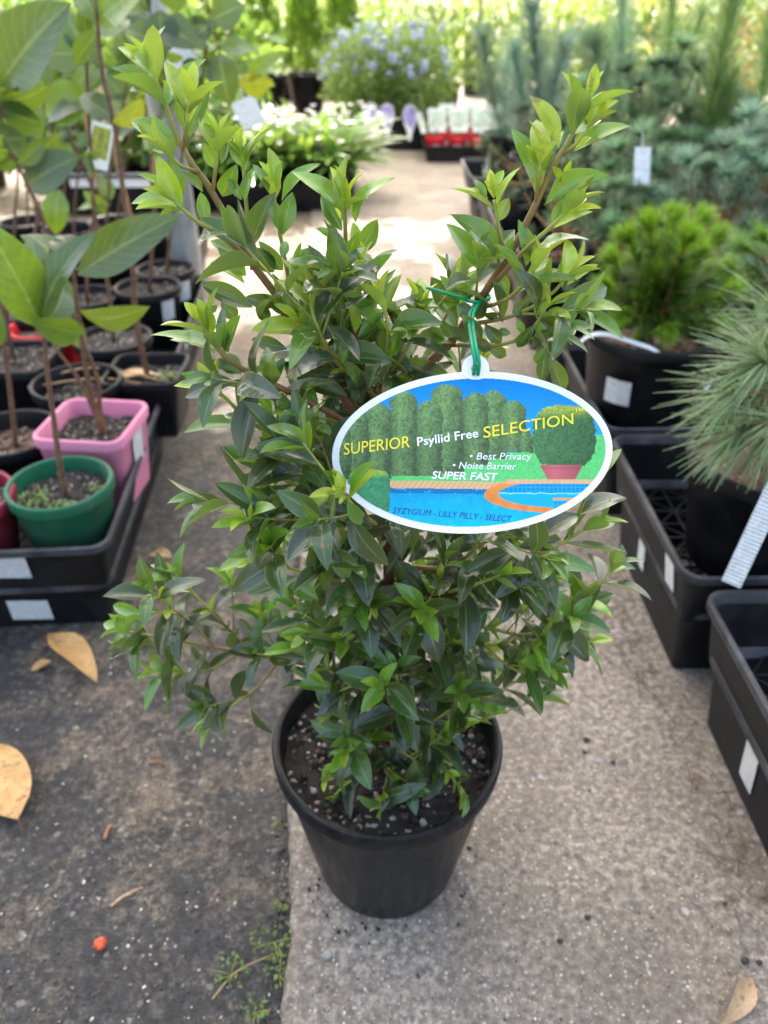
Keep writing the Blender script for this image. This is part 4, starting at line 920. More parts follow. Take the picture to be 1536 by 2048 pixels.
def weedclump(parent, c, rad, n, col, size=0.006, name='weed'):
    a = Acc()
    for _ in range(n):
        r = rad * math.sqrt(random.random()); an = random.uniform(0, 6.28); p = np.array([c[0] + r * math.cos(an), c[1] + r * math.sin(an), c[2] + random.uniform(0, size * 1.2)])
        l = unit(np.array([random.gauss(0, 1), random.gauss(0, 1), abs(random.gauss(0, .8))])); a.add(WT[0] * size * random.uniform(.6, 1.3) @ frame(l, UPV + rng.normal(0, .4, 3)).T + p, WT[1], WT[2], jit(col, .25))
    return obj(name, a.mesh(name), M['plantA'], parent, kind='stuff')

# --- green pot
g0 = at_z(118, 962, ZL + 0.118); 
e, sz = pot_thing('potted_sapling', 'sapling with a lime folded leaf in the dark green round pot', 'sapling', g0, ZL, .069, .118, 'green', fill=.80)
off = np.array([g0[0], g0[1], ZL]); Y = g0[1]
stemtube(e, off, [off + (0.004, 0, sz - .004), at_y(120, 930, Y), at_y(105, 820, Y), at_y(92, 720, Y), at_y(88, 655, Y)], .0042, .0022)
weedclump(e, (-0.030, -0.018, sz + .002), .022, 90, (0.16, 0.30, 0.06)); weedclump(e, (0.012, -0.032, sz + .002), .013, 40, (0.16, 0.30, 0.06)); weedclump(e, (0.042, 0.012, sz + .002), .012, 24, (0.25, 0.34, 0.12))
pleaf(e, off, (82, 655), (-35, 440), Y, 100, 'lime', 0.35, -.02, 0); pleaf(e, off, (82, 655), (192, 462), Y, 78, 'blue', -0.9, .02, 1)
pleaf(e, off, (90, 645), (60, 470), Y, 70, 'pale', 0.3, .05, 0); pleaf(e, off, (165, 668), (62, 640), Y - .01, 60, 'lime', -0.35, -.03, 3)
pleaf(e, off, (90, 650), (130, 560), Y, 60, 'dark', 0.5, .06, 2); pleaf(e, off, (80, 660), (-20, 560), Y, 60, 'mid', 0.8, .03, 1)
# --- pink pot
p0 = at_z(183, 838, ZL + 0.132)
e, sz = pot_thing('potted_sapling', 'twin stemmed sapling in the square pink plastic pot', 'sapling', p0, ZL, .067, .132, 'pink', square=True, rz=R(-6), fill=.80)
off = np.array([p0[0], p0[1], ZL]); Y = p0[1]; ri = R(6)
def unrot(o, ang):   # parts given in world space under a turned pot
    for c in o.children:
        if c.name.split('.')[0] in ('stem', 'leaf', 'twig', 'side_branch', 'needles', 'cane', 'shoot_tip'): c.matrix_basis = Matrix.Rotation(ang, 4, 'Z') @ c.matrix_basis
stemtube(e, off, [off + (.012, 0, sz - .005), at_y(196, 835, Y), at_y(178, 770, Y), at_y(160, 660, Y), at_y(148, 560, Y), at_y(146, 520, Y)], .0052, .0022)
stemtube(e, off, [off + (.014, .004, sz - .005), at_y(200, 820, Y + .01), at_y(195, 760, Y + .01), at_y(170, 690, Y + .01), at_y(120, 560, Y + .02)], .0042, .002)
stemtube(e, off, [off + (.010, -.003, sz - .005), at_y(190, 828, Y - .005), at_y(155, 755, Y - .01), at_y(105, 690, Y - .01)], .0038, .0022)
pleaf(e, off, (155, 548), (362, 430), Y, 84, 'dark', -0.25, .0, 0); pleaf(e, off, (160, 622), (300, 612), Y, 66, 'olive', 0.9, -.03, 2)
pleaf(e, off, (150, 540), (40, 470), Y, 60, 'mid', 0.6, .03, 1); pleaf(e, off, (140, 650), (125, 550), Y + .02, 40, 'pale', 0.3, .02, 0); pleaf(e, off, (165, 700), (140, 600), Y + .02, 44, 'pale', -0.4, .02, 3)
pleaf(e, off, (146, 520), (120, 470), Y, 60, 'dark', 0.2, .05, 1)
unrot(e, ri)
sticker_on(pot_of(e), (.0628, .0, .088), (0, 1, 0), (.10, 0, 1), .035, .055)
# --- maroon pot
m0 = at_z(-92, 992, ZL + .115)
e, sz = pot_thing('potted_sapling', 'sapling in the maroon round pot with a dead leaf on its soil', 'sapling', m0, ZL, .073, .115, 'maroon', fill=.85)
off = np.array([m0[0], m0[1], ZL]); Y = m0[1]
stemtube(e, off, [off + (0, 0, sz - .004), at_y(-30, 850, Y), at_y(-40, 700, Y)], .004, .002); pleaf(e, off, (-40, 700), (-10, 600), Y, 60, 'mid', .3)
dl = obj('dead_leaf', mesh_np('dead_leaf', *leaf_template(.5, .3, .3, .5, .2, 8, 4)), M['dead2'], e, mw=mat4(frame((1, -.4, .1), UPV), (.06, .06, .06), np.array([.015, -.03, sz + .012])))
# --- background pots along the bed: (pixel centre of rim, rim height over ground, radius, square, colour, soil, label)
LB = [((20, 862), .185, .074, 0, 'black', 'mulch', 'sapling in a round black pot full of brown bark beside the pink pot'),
      ((152, 760), .195, .074, 0, 'black', 'soil', 'round black pot with a thick pale rim behind the pink pot'),
      ((292, 735), .190, .066, 1, 'black', 'soil', 'sapling in a square black pot with tan leaf litter'),
      ((24, 710), .200, .072, 1, 'black', 'soil', 'square black sapling pot beside the red pot'),
      ((85, 650), .185, .066, 0, 'red', 'mulch', 'round red pot showing behind the lime leaf'),
      ((225, 672), .190, .072, 0, 'black', 'soil', 'round black pot of leaf litter behind the square pots'),
      ((60, 612), .190, .078, 0, 'black', 'soil', 'wide black sapling pot behind the red pot'),
      ((295, 570), .205, .070, 0, 'black', 'soil', 'round black sapling pot with a white rim label near the post'),
      ((330, 535), .205, .066, 0, 'black', 'soil', 'small round black sapling pot next to the galvanised post'),
      ((170, 590), .195, .070, 0, 'black', 'soil', 'round black sapling pot behind the litter filled pot'),
      ((200, 520), .200, .075, 0, 'black', 'soil', 'broad black pot of dark soil in the far sapling tray'),
      ((90, 510), .200, .070, 0, 'black', 'soil', 'round black sapling pot in the far sapling tray'),
      ((20, 505), .200, .070, 0, 'black', 'soil', 'round black pot at the back of the far sapling tray'),
      ((300, 462), .205, .068, 0, 'black', 'soil', 'black sapling pot with a shiny wet rim by the bamboo canes'),
      ((140, 455), .200, .072, 0, 'black', 'soil', 'black sapling pot with a white glinting rim'),
      ((225, 440), .200, .066, 0, 'black', 'soil', 'black pot of two thin stems in the last sapling tray'),
      ((50, 440), .200, .070, 0, 'black', 'soil', 'black sapling pot in the outer row of the last tray')]
POTS = []
for (pc, hz, rad, sq, mt, sm, lab) in LB:
    p = at_z(pc[0], pc[1], hz); H = hz - ZL; e, sz = pot_thing('potted_sapling', lab, 'sapling', p, ZL, rad, H, mt, sm, bool(sq), R(random.uniform(0, 6)) if sq else 0, fill=random.uniform(.72, .9))
    e.rotation_euler.z = 0; POTS.append((e, np.array([p[0], p[1], ZL]), sz))
# stems and canes, drawn in the photograph's places (px path, Y of pot, leaves)
def sap(i, path, r0=.0042, r1=.002, leaves=(), mat='bark', dY=0.0, shift=0):
    e, off, sz = POTS[i]; Y = off[1]
    pts = [off + np.array([shift, 0, sz - .006])] + [at_y(x, y, Y + dY) for x, y in path]
    stemtube(e, off, pts, r0, r1, mat)
    for b, t, wpx, col, roll, dy, k in leaves: pleaf(e, off, b, t, Y + dY, wpx, col, roll, dy, k)
sap(0, [(20, 780), (8, 690), (2, 600)], leaves=[((2, 600), (-40, 520), 60, 'mid', .2, 0, 0), ((2, 605), (60, 560), 50, 'dark', .5, .03, 1)])
sap(2, [(272, 640), (268, 560), (262, 480), (250, 415), (240, 330), (228, 240), (205, 150), (196, 60), (192, -20)], .0050, .0026, leaves=[((196, 45), (300, -30), 90, 'lime', -.6, -.02, 3), ((196, 45), (150, -30), 60, 'mid', .4, .02, 1), ((200, 60), (150, 130), 40, 'mid', .4, .03, 0), ((230, 250), (285, 195), 60, 'yellow', .9, -.01, 2), ((228, 240), (160, 190), 50, 'dark', .4, .03, 0)])
sap(3, [(10, 600), (60, 500), (75, 420), (40, 340), (8, 270), (0, 200)], .0042, .002, leaves=[((0, 168), (140, 5), 118, 'blue', -.35, -.02, 3), ((5, 270), (55, 275), 70, 'pale', .6, -.03, 2), ((-5, 240), (-30, 130), 100, 'lime', .2, 0, 0), ((5, 200), (100, 170), 66, 'olive', .7, 0, 1), ((0, 215), (88, 250), 60, 'mid', .5, 0, 0)])
sap(5, [(215, 560), (190, 440), (183, 330), (176, 200), (172, 80), (170, 0)], .004, .002, leaves=[((176, 100), (130, 20), 50, 'mid', -.5, .02, 1), ((175, 110), (80, 110), 70, 'olive', .4, 0, 0), ((178, 190), (90, 230), 80, 'lime', .3, .02, 1), ((180, 210), (95, 245), 40, 'olive', .9, .0, 2), ((172, 60), (260, 40), 70, 'mid', -.6, .05, 3)])
sap(6, [(90, 470), (62, 380), (30, 320), (10, 280)], .004, .002, leaves=[((48, 372), (160, 312), 74, 'blue', -.3, -.02, 0), ((30, 320), (125, 262), 50, 'olive', .6, .02, 1), ((20, 300), (80, 200), 70, 'mid', .2, .03, 2), ((15, 290), (-30, 220), 80, 'lime', .2, 0, 0)])
sap(7, [(305, 480), (308, 400), (300, 330), (318, 240), (330, 120), (300, 20)], .0042, .002, leaves=[((318, 50), (400, 95), 66, 'dark', -.4, -.02, 1), ((320, 20), (330, 110), 70, 'dark', .3, -.02, 0), ((318, 0), (380, -40), 60, 'mid', .2, 0, 2), ((322, 90), (250, 60), 54, 'mid', .5, .02, 3), ((330, 180), (270, 130), 50, 'blue', .5, .02, 3)])
sap(8, [(345, 440), (360, 330), (395, 200), (418, 60), (412, -20)], .004, .002, leaves=[((425, 40), (490, 10), 62, 'blue', -.3, 0, 1), ((425, 50), (370, 85), 60, 'dark', .4, .02, 0), ((440, 105), (460, 215), 62, 'dark', .2, -.02, 2), ((440, 100), (510, 100), 40, 'pale', -.7, .02, 1), ((478, 165), (545, 160), 52, 'yellow', .7, -.01, 3), ((495, 160), (570, 105), 30, 'lime', -.5, .0, 1), ((430, 130), (390, 150), 40, 'lime', .5, .02, 0)])
sap(9, [(175, 500), (190, 400), (150, 300), (120, 200), (110, 90)], .0038, .002, leaves=[((150, 300), (95, 330), 50, 'lime', .5, .0, 1), ((118, 200), (40, 130), 70, 'mid', .3, .02, 0), ((115, 150), (170, 90), 56, 'olive', -.5, .02, 2), ((110, 90), (60, 20), 60, 'lime', .4, .0, 1), ((112, 100), (150, 30), 60, 'dark', -.3, .03, 0)])
sap(10, [(215, 430), (222, 330), (250, 200), (258, 80)], .0038, .002, leaves=[((250, 200), (210, 150), 50, 'blue', .3, 0, 0), ((255, 140), (235, 60), 46, 'mid', .4, .02, 1), ((258, 90), (290, 20), 50, 'dark', -.4, .02, 2), ((222, 400), (200, 350), 30, 'pale', .3, 0, 0), ((222, 410), (155, 420), 26, 'lime', .8, 0, 1), ((215, 430), (165, 380), 26, 'lime', .2, -.02, 0)])
sap(11, [(100, 430), (130, 380), (100, 250), (60, 120)], .0036, .002, leaves=[((120, 380), (110, 470), 50, 'lime', .3, -.02, 2), ((100, 250), (40, 230), 50, 'mid', .5, .02, 1), ((90, 210), (130, 130), 46, 'dark', -.3, .02, 0), ((62, 120), (20, 40), 60, 'mid', .3, .02, 0), ((62, 125), (110, 60), 54, 'olive', -.5, .02, 3)])
sap(12, [(30, 430), (35, 340), (20, 220), (30, 80)], .0038, .002, leaves=[((35, 330), (-10, 260), 50, 'lime', .3, .02, 1), ((25, 200), (70, 130), 46, 'mid', -.3, .02, 0), ((30, 80), (-10, 20), 60, 'dark', .3, .02, 0), ((30, 90), (80, 30), 54, 'lime', -.5, .02, 3)])
sap(13, [(335, 420), (352, 320), (350, 200), (365, 60)], .0036, .0018, leaves=[((350, 250), (300, 210), 40, 'mid', .3, .02, 0), ((352, 180), (400, 120), 46, 'mid', -.3, .02, 1), ((365, 70), (330, 0), 50, 'lime', .3, .02, 0), ((365, 90), (410, 30), 40, 'dark', -.5, .02, 3)])
sap(14, [(150, 400), (160, 300), (140, 180), (150, 60)], .0036, .0018, leaves=[((150, 250), (100, 200), 46, 'mid', .3, .02, 0), ((142, 190), (190, 130), 46, 'blue', -.3, .02, 1), ((150, 70), (110, 10), 50, 'lime', .3, .02, 0)])
sap(15, [(240, 400), (255, 300), (270, 170), (268, 40)], .0034, .0018, leaves=[((262, 250), (225, 190), 40, 'mid', .3, .02, 2), ((270, 150), (300, 90), 46, 'lime', -.3, .02, 1), ((268, 50), (240, 0), 40, 'olive', .3, .02, 0)])
sap(15, [(205, 400), (212, 330), (215, 220)], .0026, .0014, leaves=[((215, 220), (195, 160), 40, 'mid', .3, .02, 2)], shift=-.02)
sap(16, [(55, 380), (70, 250), (66, 120)], .0034, .0018, leaves=[((70, 240), (30, 180), 46, 'lime', .3, .02, 2), ((66, 130), (100, 60), 50, 'mid', -.3, .02, 1), ((66, 140), (20, 90), 50, 'dark', .4, .02, 0)])
for i in (3, 5, 6, 7, 8, 9, 10, 11, 12, 13, 14, 15, 16):
    e, off, sz = POTS[i]; st = [c for c in e.children if c.name.startswith('stem')][0]; vs = np.array([v.co[:] for v in st.data.vertices]) + off
    vs = vs[vs[:, 2] > .45]
    for q in range(12):
        if len(vs) == 0: break
        p = vs[random.randrange(len(vs))]; x, y, dp = to_px(p); an = random.uniform(0, 6.28); ln = random.uniform(48, 100) * 1.0 / dp * .95
        pleaf(e, off, (x, y), (x + ln * math.cos(an), y - ln * .7 * math.sin(an) - 15), p[1], ln * .42, random.choice(('dark', 'dark', 'blue', 'mid', 'mid', 'lime', 'olive')), random.uniform(-.9, .9), random.uniform(-.04, .04))
e, off, sz = POTS[1]; weedclump(e, (0, -.01, sz), .02, 16, (.16, .26, .08), .008)
e, off, sz = POTS[2]; weedclump(e, (.035, .0, sz), .02, 40, (.18, .27, .08), .008)
obj('dead_leaf', mesh_np('dead_leaf', *leaf_template(.38, .3, .2, .3, .1, 8, 4)), M['dead2'], e, mw=mat4(frame((1, .25, .12), UPV), (.09, .09, .09), np.array([-.055, -.01, sz + .008])))
tube('dead_twig', [(-.19, -.03, sz + .012), (-.10, .005, sz + .02), (-.02, -.01, sz + .015), (.03, -.03, sz + .012)], .002, .0015, M['bamboo'], e, (0, 0, 0), 5, 12)
tube('dead_twig', [(-.19, -.05, sz + .008), (-.08, -.03, sz + .016), (.02, -.045, sz + .010)], .0018, .0012, M['bamboo'], e, (0, 0, 0), 5, 12)
for i, w_ in ((7, .03), (8, .028), (1, .03)):
    e, off, sz = POTS[i]; sticker_on(pot_of(e), (.068 * .72, -.068 * .62, off[2] * 0 + (sz / .8) * .62), unit((.62, .72, 0)), unit((.10, -.10, 1)), w_, .045, bend=.05)
# bamboo canes tied to the saplings
def cane(i, p0, p1, dY, label=None):
    e, off, sz = POTS[i]; Y = off[1]; a, b = at_y(*p0, Y + dY), at_y(*p1, Y + dY)
    tube('cane', [a, b], .0045, .0045, M['bamboo'], e, off, 6, 4)
cane(15, (205, 420), (150, 130), .02); cane(7, (270, 470), (190, 150), .02); cane(13, (310, 420), (300, 100), .02)
def hang_label(label, b, Y, w_, h_, rot, mat='sticker', yaw=0.0, group=None, name='hanging_label', tiep=None):
    p = at_y(b[0], b[1], Y); e = thing(name, label, 'label', p)
    xd = RT * math.cos(yaw) + np.array([0, 1, 0]) * math.sin(yaw); yd = unit(UP * 0.7 + UPV * .3); yd = unit(yd - xd * (yd @ xd))
    x2 = xd * math.cos(rot) + yd * math.sin(rot); y2 = -xd * math.sin(rot) + yd * math.cos(rot)
    sticker_on(e, (0, 0, 0), x2, y2, w_, h_, 'card', mat)
    q = y2 * h_ * .5 if tiep is None else at_y(tiep[0], tiep[1], Y) - p
    tube('thread', [y2 * h_ * .46, y2 * h_ * .55 + np.array([0, .004, .004]), q + np.array([0, .012, .02])], .0009, .0009, M['white'], e, (0, 0, 0), 4, 6)
    return e
def labelcard(name, col, col2):
    m, t, b, o = newmat(name); uv = t.nodes.new('ShaderNodeUVMap').outputs[0]; sp = t.nodes.new('ShaderNodeSeparateXYZ'); t.links.new(uv, sp.inputs[0])
    a = N(t, 'ShaderNodeMath', operation='COMPARE'); t.links.new(sp.outputs[1], a.inputs[0]); a.inputs[1].default_value = .56; a.inputs[2].default_value = .34
    b_ = N(t, 'ShaderNodeMath', operation='COMPARE'); t.links.new(sp.outputs[0], b_.inputs[0]); b_.inputs[1].default_value = .5; b_.inputs[2].default_value = .40
    mu = N(t, 'ShaderNodeMath', operation='MULTIPLY'); t.links.new(a.outputs[0], mu.inputs[0]); t.links.new(b_.outputs[0], mu.inputs[1])
    pic = mixc(t, ramp(t, noise_n(t, uv, 5, 3), [(0.4, 0.0), (0.6, 1.0)]), col, col2)
    t.links.new(mixc(t, mu.outputs[0], (.75, .75, .73), pic), b.inputs['Base Color']); b.inputs['Roughness'].default_value = .35; return m
M['lab_olive'] = labelcard('olive_picture_label', (.20, .22, .04), (.38, .42, .05)); M['lab_purple'] = labelcard('purple_picture_label', (.30, .24, .55), (.48, .40, .70)); M['lab_green'] = labelcard('green_picture_label', (.40, .50, .34), (.62, .68, .58))
hang_label('white edged picture label with an olive photo hanging among sapling stems', (200, 292), 1.42, .036, .075, -.30, 'lab_olive', .2, tiep=(215, 240))
hang_label('plain white plant label hanging askew under magnolia leaves near the post', (497, 226), 2.0, .058, .066, .36, 'sticker', .1, tiep=(480, 170))
hang_label('weathered white plant label beside the galvanised post', (362, 115), 1.75, .062, .080, .15, 'sticker', .3, tiep=(330, 60))

# ================================================================== right bed: pines in black pots
ZP = 0.118
rc = at_z(1368, 1168, 0.18); RC = rc[:2] + np.array([.006, .006]); RA = R(1.2); FRr = np.array([-math.sin(RA), math.cos(RA)]); RRr = np.array([math.cos(RA), math.sin(RA)])
def rrow(a, out=0.0): return RC + FRr * a + RRr * out
tray(rrow(0.0), .27, .165, .085, .100, 'black tray with an open lattice floor under the long needled pine', 1, stickers=[('a', -0.105, 0.50, .030, .040, 0.15)])
tray(rrow(0.017, .017), .253, .148, .116, 0.0, 'lower black tray under the long needled pine', 1, stickers=[('a', 0.02, 0.62, .026, .042, 0.0)])
tray(rrow(-0.35, .014), .27, .165, .085, .095, 'empty black tray next to the tan concrete walkway', 1, stickers=[('a', -0.10, 0.5, .030, .036, .0)])
tray(rrow(-0.333, .029), .253, .148, .110, 0.0, 'lower black tray under the empty tray', 1, stickers=[('a', 0.02, 0.55, .028, .056, .0)])
for q in range(1, 7):
    gl = dict(label='black tray of potted pines further along the walkway', group='pine trays along the walkway'); 
    tray(rrow(0.352 * q, random.uniform(-.01, .01)), .27, .165, .085, .100, gl['label'], 1, group=gl['group'])
    tray(rrow(0.352 * q + .017, .017), .253, .148, .116, 0.0, 'lower black tray under the potted pines along the walkway', 1, group='lower trays under the pines')
    if q > 1:
        tray(rrow(0.352 * q, .56), .27, .165, .085, .100, 'black tray in the second row of potted pines', 1, group='second row of pine trays')
        tray(rrow(0.352 * q + .017, .577), .253, .148, .116, 0.0, 'lower black tray in the second row of pines', 1, group='lower trays of the second pine row')

def needle_geo(L, wd, droop, seg=3, flat=False):
    """needle along +Y, bending towards -Z"""
    V = []; k = 2 if flat else 3
    for i in range(seg + 1):
        t = i / seg; r = wd * (1 - 0.75 * t ** 2); y = L * t * (1 - .15 * abs(droop) * t); z = -droop * L * t * t
        if flat: V += [(-r, y, z), (r, y, z)]
        else: V += [(r * math.cos(a), y, z + r * math.sin(a)) for a in (0.52, 2.6, 4.71)]
    F = []
    for i in range(seg):
        for j in range(k if not flat else 1): F.append((i * k + j, i * k + (j + 1) % k, (i + 1) * k + (j + 1) % k, (i + 1) * k + j))
    return np.array(V), np.array(F)
NG = {}
def add_needles(acc, pl, density, L, wd, ang0, ang1, cols, droop=.12, start=0.0, tiptuft=0, flat=True, tipcol=None):
    """needles along a shoot polyline; ang0 (base) to ang1 (tip) from the shoot's axis"""
    seg = np.linalg.norm(np.diff(pl, axis=0), axis=1); tot = seg.sum(); s = np.r_[0, np.cumsum(seg)]; n = int(density * tot * (1 - start)) + tiptuft
    if flat not in NG: NG[flat] = [needle_geo(1.0, 1.0, d, 3, flat) for d in (0.03, .10, .2, .3)]
    for q in range(n):
        d = tot if q >= n - tiptuft else tot * random.uniform(start, 1.0); i = max(0, min(np.searchsorted(s, d) - 1, len(pl) - 2)); t = unit(pl[i + 1] - pl[i]); p = pl[i] + t * (d - s[i]); u = d / tot
        an = R(ang0 + (ang1 - ang0) * u + random.gauss(0, 9)); sd = rnd_perp(t); l = unit(t * math.cos(an) + sd * math.sin(an) - UPV * droop * .5)
        ln = L * random.uniform(.7, 1.1); V, F = random.choice(NG[flat]); nrm = UPV + rng.normal(0, .35, 3)
        c = random.choice(cols)
        if tipcol is not None and u > .8: c = tipcol
        V2 = V * np.array([wd, ln, ln if True else 1]); 
        acc.add(V2 @ frame(l, nrm).T + p, F, None, jit(c, .22))
def pine(label, c, rad, H, shoots, cols, L, wd, dens, ang=(75, 25), fill=.85, lab=None, mat='black', tiptuft=30, tipcol=None, trunk=None, flat=True, droop=.12, group=None, barkm='orange_bark', start=.25, z=None, cat='pine', name='potted_pine', soilm='mulch'):
    """shoots: list of polylines in world space; the first point of each sits on the trunk"""
    z = ZP if z is None else z
    e, sz = pot_thing(name, label, cat, c, z, rad, H, mat, soilm, fill=fill, group=group); off = np.array([c[0], c[1], z])
    if trunk is not None: tube('trunk', [off + np.array([0, 0, sz - .006])] + [np.asarray(p) for p in trunk], .007 if rad > .08 else .005, .003, M['bark'], e, off, 7, 12)
    acc = Acc()
    for pl in shoots:
        kk = random.uniform(.55, 1.15); cols_ = [tuple(x * kk for x in c) for c in cols]
        pl = smoothline(pl, 10); tube('side_branch', pl, .0032, .0016, M[barkm], e, off, 5)
        add_needles(acc, pl, dens, L, wd, ang[0], ang[1], cols_, droop, start, tiptuft, flat, tipcol)
    obj('needles', acc.mesh('needles', off), M['needle'], e, kind='stuff'); return e, off, sz
def radial(root, n, ln, up=(0.1, 0.9), spread=1.0, bend=.02):
    out = []
    for k in range(n):
        an = 2.4 * k + random.uniform(-.3, .3); el = random.uniform(*up); d = np.array([math.cos(an) * math.cos(el * 1.57) * spread, math.sin(an) * math.cos(el * 1.57) * spread, math.sin(el * 1.57)]); L_ = ln * random.uniform(.7, 1.15)
        out.append([root + UPV * random.uniform(-.02, .02), root + d * L_ * .55, root + d * L_ + UPV * bend])
    return out
BLUE = [(0.30, 0.46, 0.31), (0.38, 0.53, 0.38), (0.18, 0.30, 0.18)]; BLUEG = [(0.23, 0.38, 0.19), (0.31, 0.47, 0.26), (0.13, 0.23, 0.10)]
BRIGHT = [(0.11, 0.22, 0.022), (0.16, 0.29, 0.025), (0.07, 0.14, 0.02)]; LONGG = [(0.20, 0.32, 0.08), (0.26, 0.40, 0.11), (0.30, 0.43, 0.19)]
# P1 long needled blue-green pine
c1 = np.array([.485, .80]); H1 = .160
root = np.array([.545, .82, ZP + H1 + .05]); 
sh1 = [[root, at_y(1597, 783, .82), at_y(1582, 683, .82), at_y(1570, 633, .81)], [root, at_y(1562, 813, .80), at_y(1517, 788, .78), at_y(1482, 783, .77)], [root, at_y(1612, 813, .79), at_y(1592, 833, .76), at_y(1562, 843, .74)], [root, at_y(1642, 763, .83), at_y(1662, 693, .84)], [root, at_y(1562, 843, .79), at_y(1527, 848, .77), at_y(1497, 853, .76)], [root, at_y(1642, 843, .77), at_y(1662, 853, .74)], [root, at_y(1562, 763, .86), at_y(1537, 713, .88)], [root, at_y(1592, 783, .80), at_y(1562, 743, .77), at_y(1532, 728, .76)]]
pine('blue green pine with long drooping needles in the black pot with a white label stake', c1, .112, H1, sh1, [(0.17, 0.24, 0.06), (0.24, 0.31, 0.13), (0.28, 0.34, 0.15), (0.22, 0.27, 0.06), (0.10, 0.16, 0.05), (0.40, 0.29, 0.10)], .088, .0011, 900, (75, 28), .84, tiptuft=70, trunk=[root], flat=True, droop=.35, tipcol=(0.24, 0.34, 0.16))
# its label stake
st0, st1 = at_y(1462, 1168, .655), at_y(1560, 960, .685)
stE = thing('label_stake', 'long white printed label stake leaning on the long needled pine pot', 'label', st0)
d_ = unit(st1 - st0); xs_ = unit(np.cross(d_, unit(CAM - st0))); ln = np.linalg.norm(st1 - st0)
sticker_on(stE, d_ * ln * .5, xs_, d_, .021, ln, 'stake')
# P2 bright dense pine
p2 = at_z(1302, 655, ZP + .182); c2 = p2[:2]; Y = c2[1]
rt2 = at_y(1318, 610, Y)
tips = [(1345, 455), (1395, 455), (1300, 465), (1262, 490), (1420, 490), (1235, 530), (1440, 540), (1370, 490), (1320, 510), (1225, 580), (1440, 590), (1280, 540), (1400, 550), (1260, 630), (1410, 640), (1350, 560), (1300, 600), (1370, 640), (1215, 610), (1330, 650), (1290, 660), (1345, 475), (1385, 520), (1310, 560), (1250, 560)]
sh2 = []
for k, (x, y) in enumerate(tips):
    dy = random.uniform(-.07, .07); b = rt2 + np.array([0, dy * .3, 0]); t = at_y(x, y, Y + dy); sh2.append([b, (b * .5 + t * .5) - UPV * .008, t])
pine('dense bright green pine with a white strap on its black pot', c2, .100, .182, sh2, BRIGHT, .040, .0008, 3000, (62, 22), .80, tiptuft=230, tipcol=(0.24, 0.40, 0.03), trunk=[at_y(1310, 640, Y), rt2], start=.10)
E2 = [o for o in C.objects if o.get('label', '').startswith('dense bright green pine')][0]; off2 = np.array([c2[0], c2[1], ZP])
sticker_on(pot_of(E2), (-.058, -.074, .108), unit((.79, -.62, 0)), unit((-.08, -.11, 1)), .040, .042, bend=.09)
def strap(pts, w_=.010):
    pl = smoothline(pts, 20); V = []; F = []
    for p in pl: V += [p, p + UPV * w_ * .5 + np.array([0, .004, 0])]
    F = [(2 * i, 2 * i + 2, 2 * i + 3, 2 * i + 1) for i in range(len(pl) - 1)]; me = mesh_py('strap', V, F); return me
zr = .182
obj('strap', strap([(-.112, -.02, zr - .02), (-.106, -.045, zr + .002), (-.085, -.06, zr + .010), (-.05, -.075, zr + .004), (-.02, -.09, zr - .002), (.0, -.085, zr - .02)]), M['white'], pot_of(E2))
obj('strap', strap([(.06, -.085, zr - .02), (.065, -.088, zr - .055), (.075, -.08, zr - .07), (.085, -.07, zr - .06), (.088, -.066, zr - .04)], .008), M['white'], pot_of(E2))
# P3 its neighbour
c3 = np.array([c2[0] + .225, c2[1] + .03]); Y3 = c3[1]; rt3 = np.array([c3[0], c3[1], ZP + .24]); tips3 = [(1500, 500), (1530, 480), (1470, 540), (1560, 520), (1510, 560), (1460, 590), (1550, 600), (1490, 620), (1600, 550)]
pine('bright green pine whose crown touches the strapped pine', c3, .100, .182, [[rt3, (rt3 + at_y(x, y, Y3)) / 2, at_y(x, y, Y3 + random.uniform(-.06, .05))] for x, y in tips3], BRIGHT, .046, .0007, 1700, (60, 22), .8, tiptuft=120, tipcol=(0.20, 0.36, 0.03), trunk=[rt3], start=.35)
# the blue-green pines behind: (px of crown centre, Y, width m, z base of crown, label)
def tuft_pine(label, cx, cy, Y, n, ln, cols, L=.035, dens=1500, potR=.095, H=.17, tt=110, group=None, lean=0, tipcol=None, wd=.0010, up=(.05, .95)):
    rc_ = at_y(cx, cy, Y); c = (rc_[0], Y); root = np.array([rc_[0], Y, max(rc_[2] - ln * .55, ZP + H + .02)])
    return pine(label, c, potR, H, radial(root, n, ln, up) + radial(root - UPV * .04, n // 2, ln * .9, (-.1, .35)), cols, L, wd, dens * .8, (72, 42), .85, tiptuft=tt * 2, trunk=[root], group=group, tipcol=tipcol, start=.55)
tuft_pine('bushy blue green pine carrying a white hanging label', 1265, 395, 1.66, 22, .15, BLUEG, .036, potR=.10)
tuft_pine('pale blue green pine behind the bright dense pine', 1430, 430, 1.52, 22, .16, BLUE, .038, potR=.10)
tuft_pine('blue pine with orange brown stems at the edge of the bed', 1545, 330, 1.62, 18, .16, BLUE, .040, potR=.10)
tuft_pine('tall bushy green pine with orange stems in the second pine row', 1310, 215, 2.05, 24, .20, BLUEG, .042, tt=130, H=.2)
tuft_pine('blue green pine standing between two taller pines', 1440, 290, 1.95, 20, .17, BLUEG, .040)
tuft_pine('small sparse pine in a black pot with a square white label', 1120, 500, 1.60, 10, .10, [(0.10, 0.15, 0.07), (0.14, 0.17, 0.08)], .03, 700, potR=.09, tt=30)
tuft_pine('low grey green pine beside the walkway under the flowering shrubs', 1060, 385, 2.25, 16, .13, [(0.10, 0.16, 0.08), (0.14, 0.20, 0.10)], .036, 900, potR=.09, tt=60)
tuft_pine('green pine half hidden behind the pale blue green pine', 1360, 350, 1.88, 18, .16, BLUEG, .038)
tuft_pine('dusky blue green pine tucked behind the white hanging label', 1180, 320, 2.05, 18, .16, BLUEG, .040)
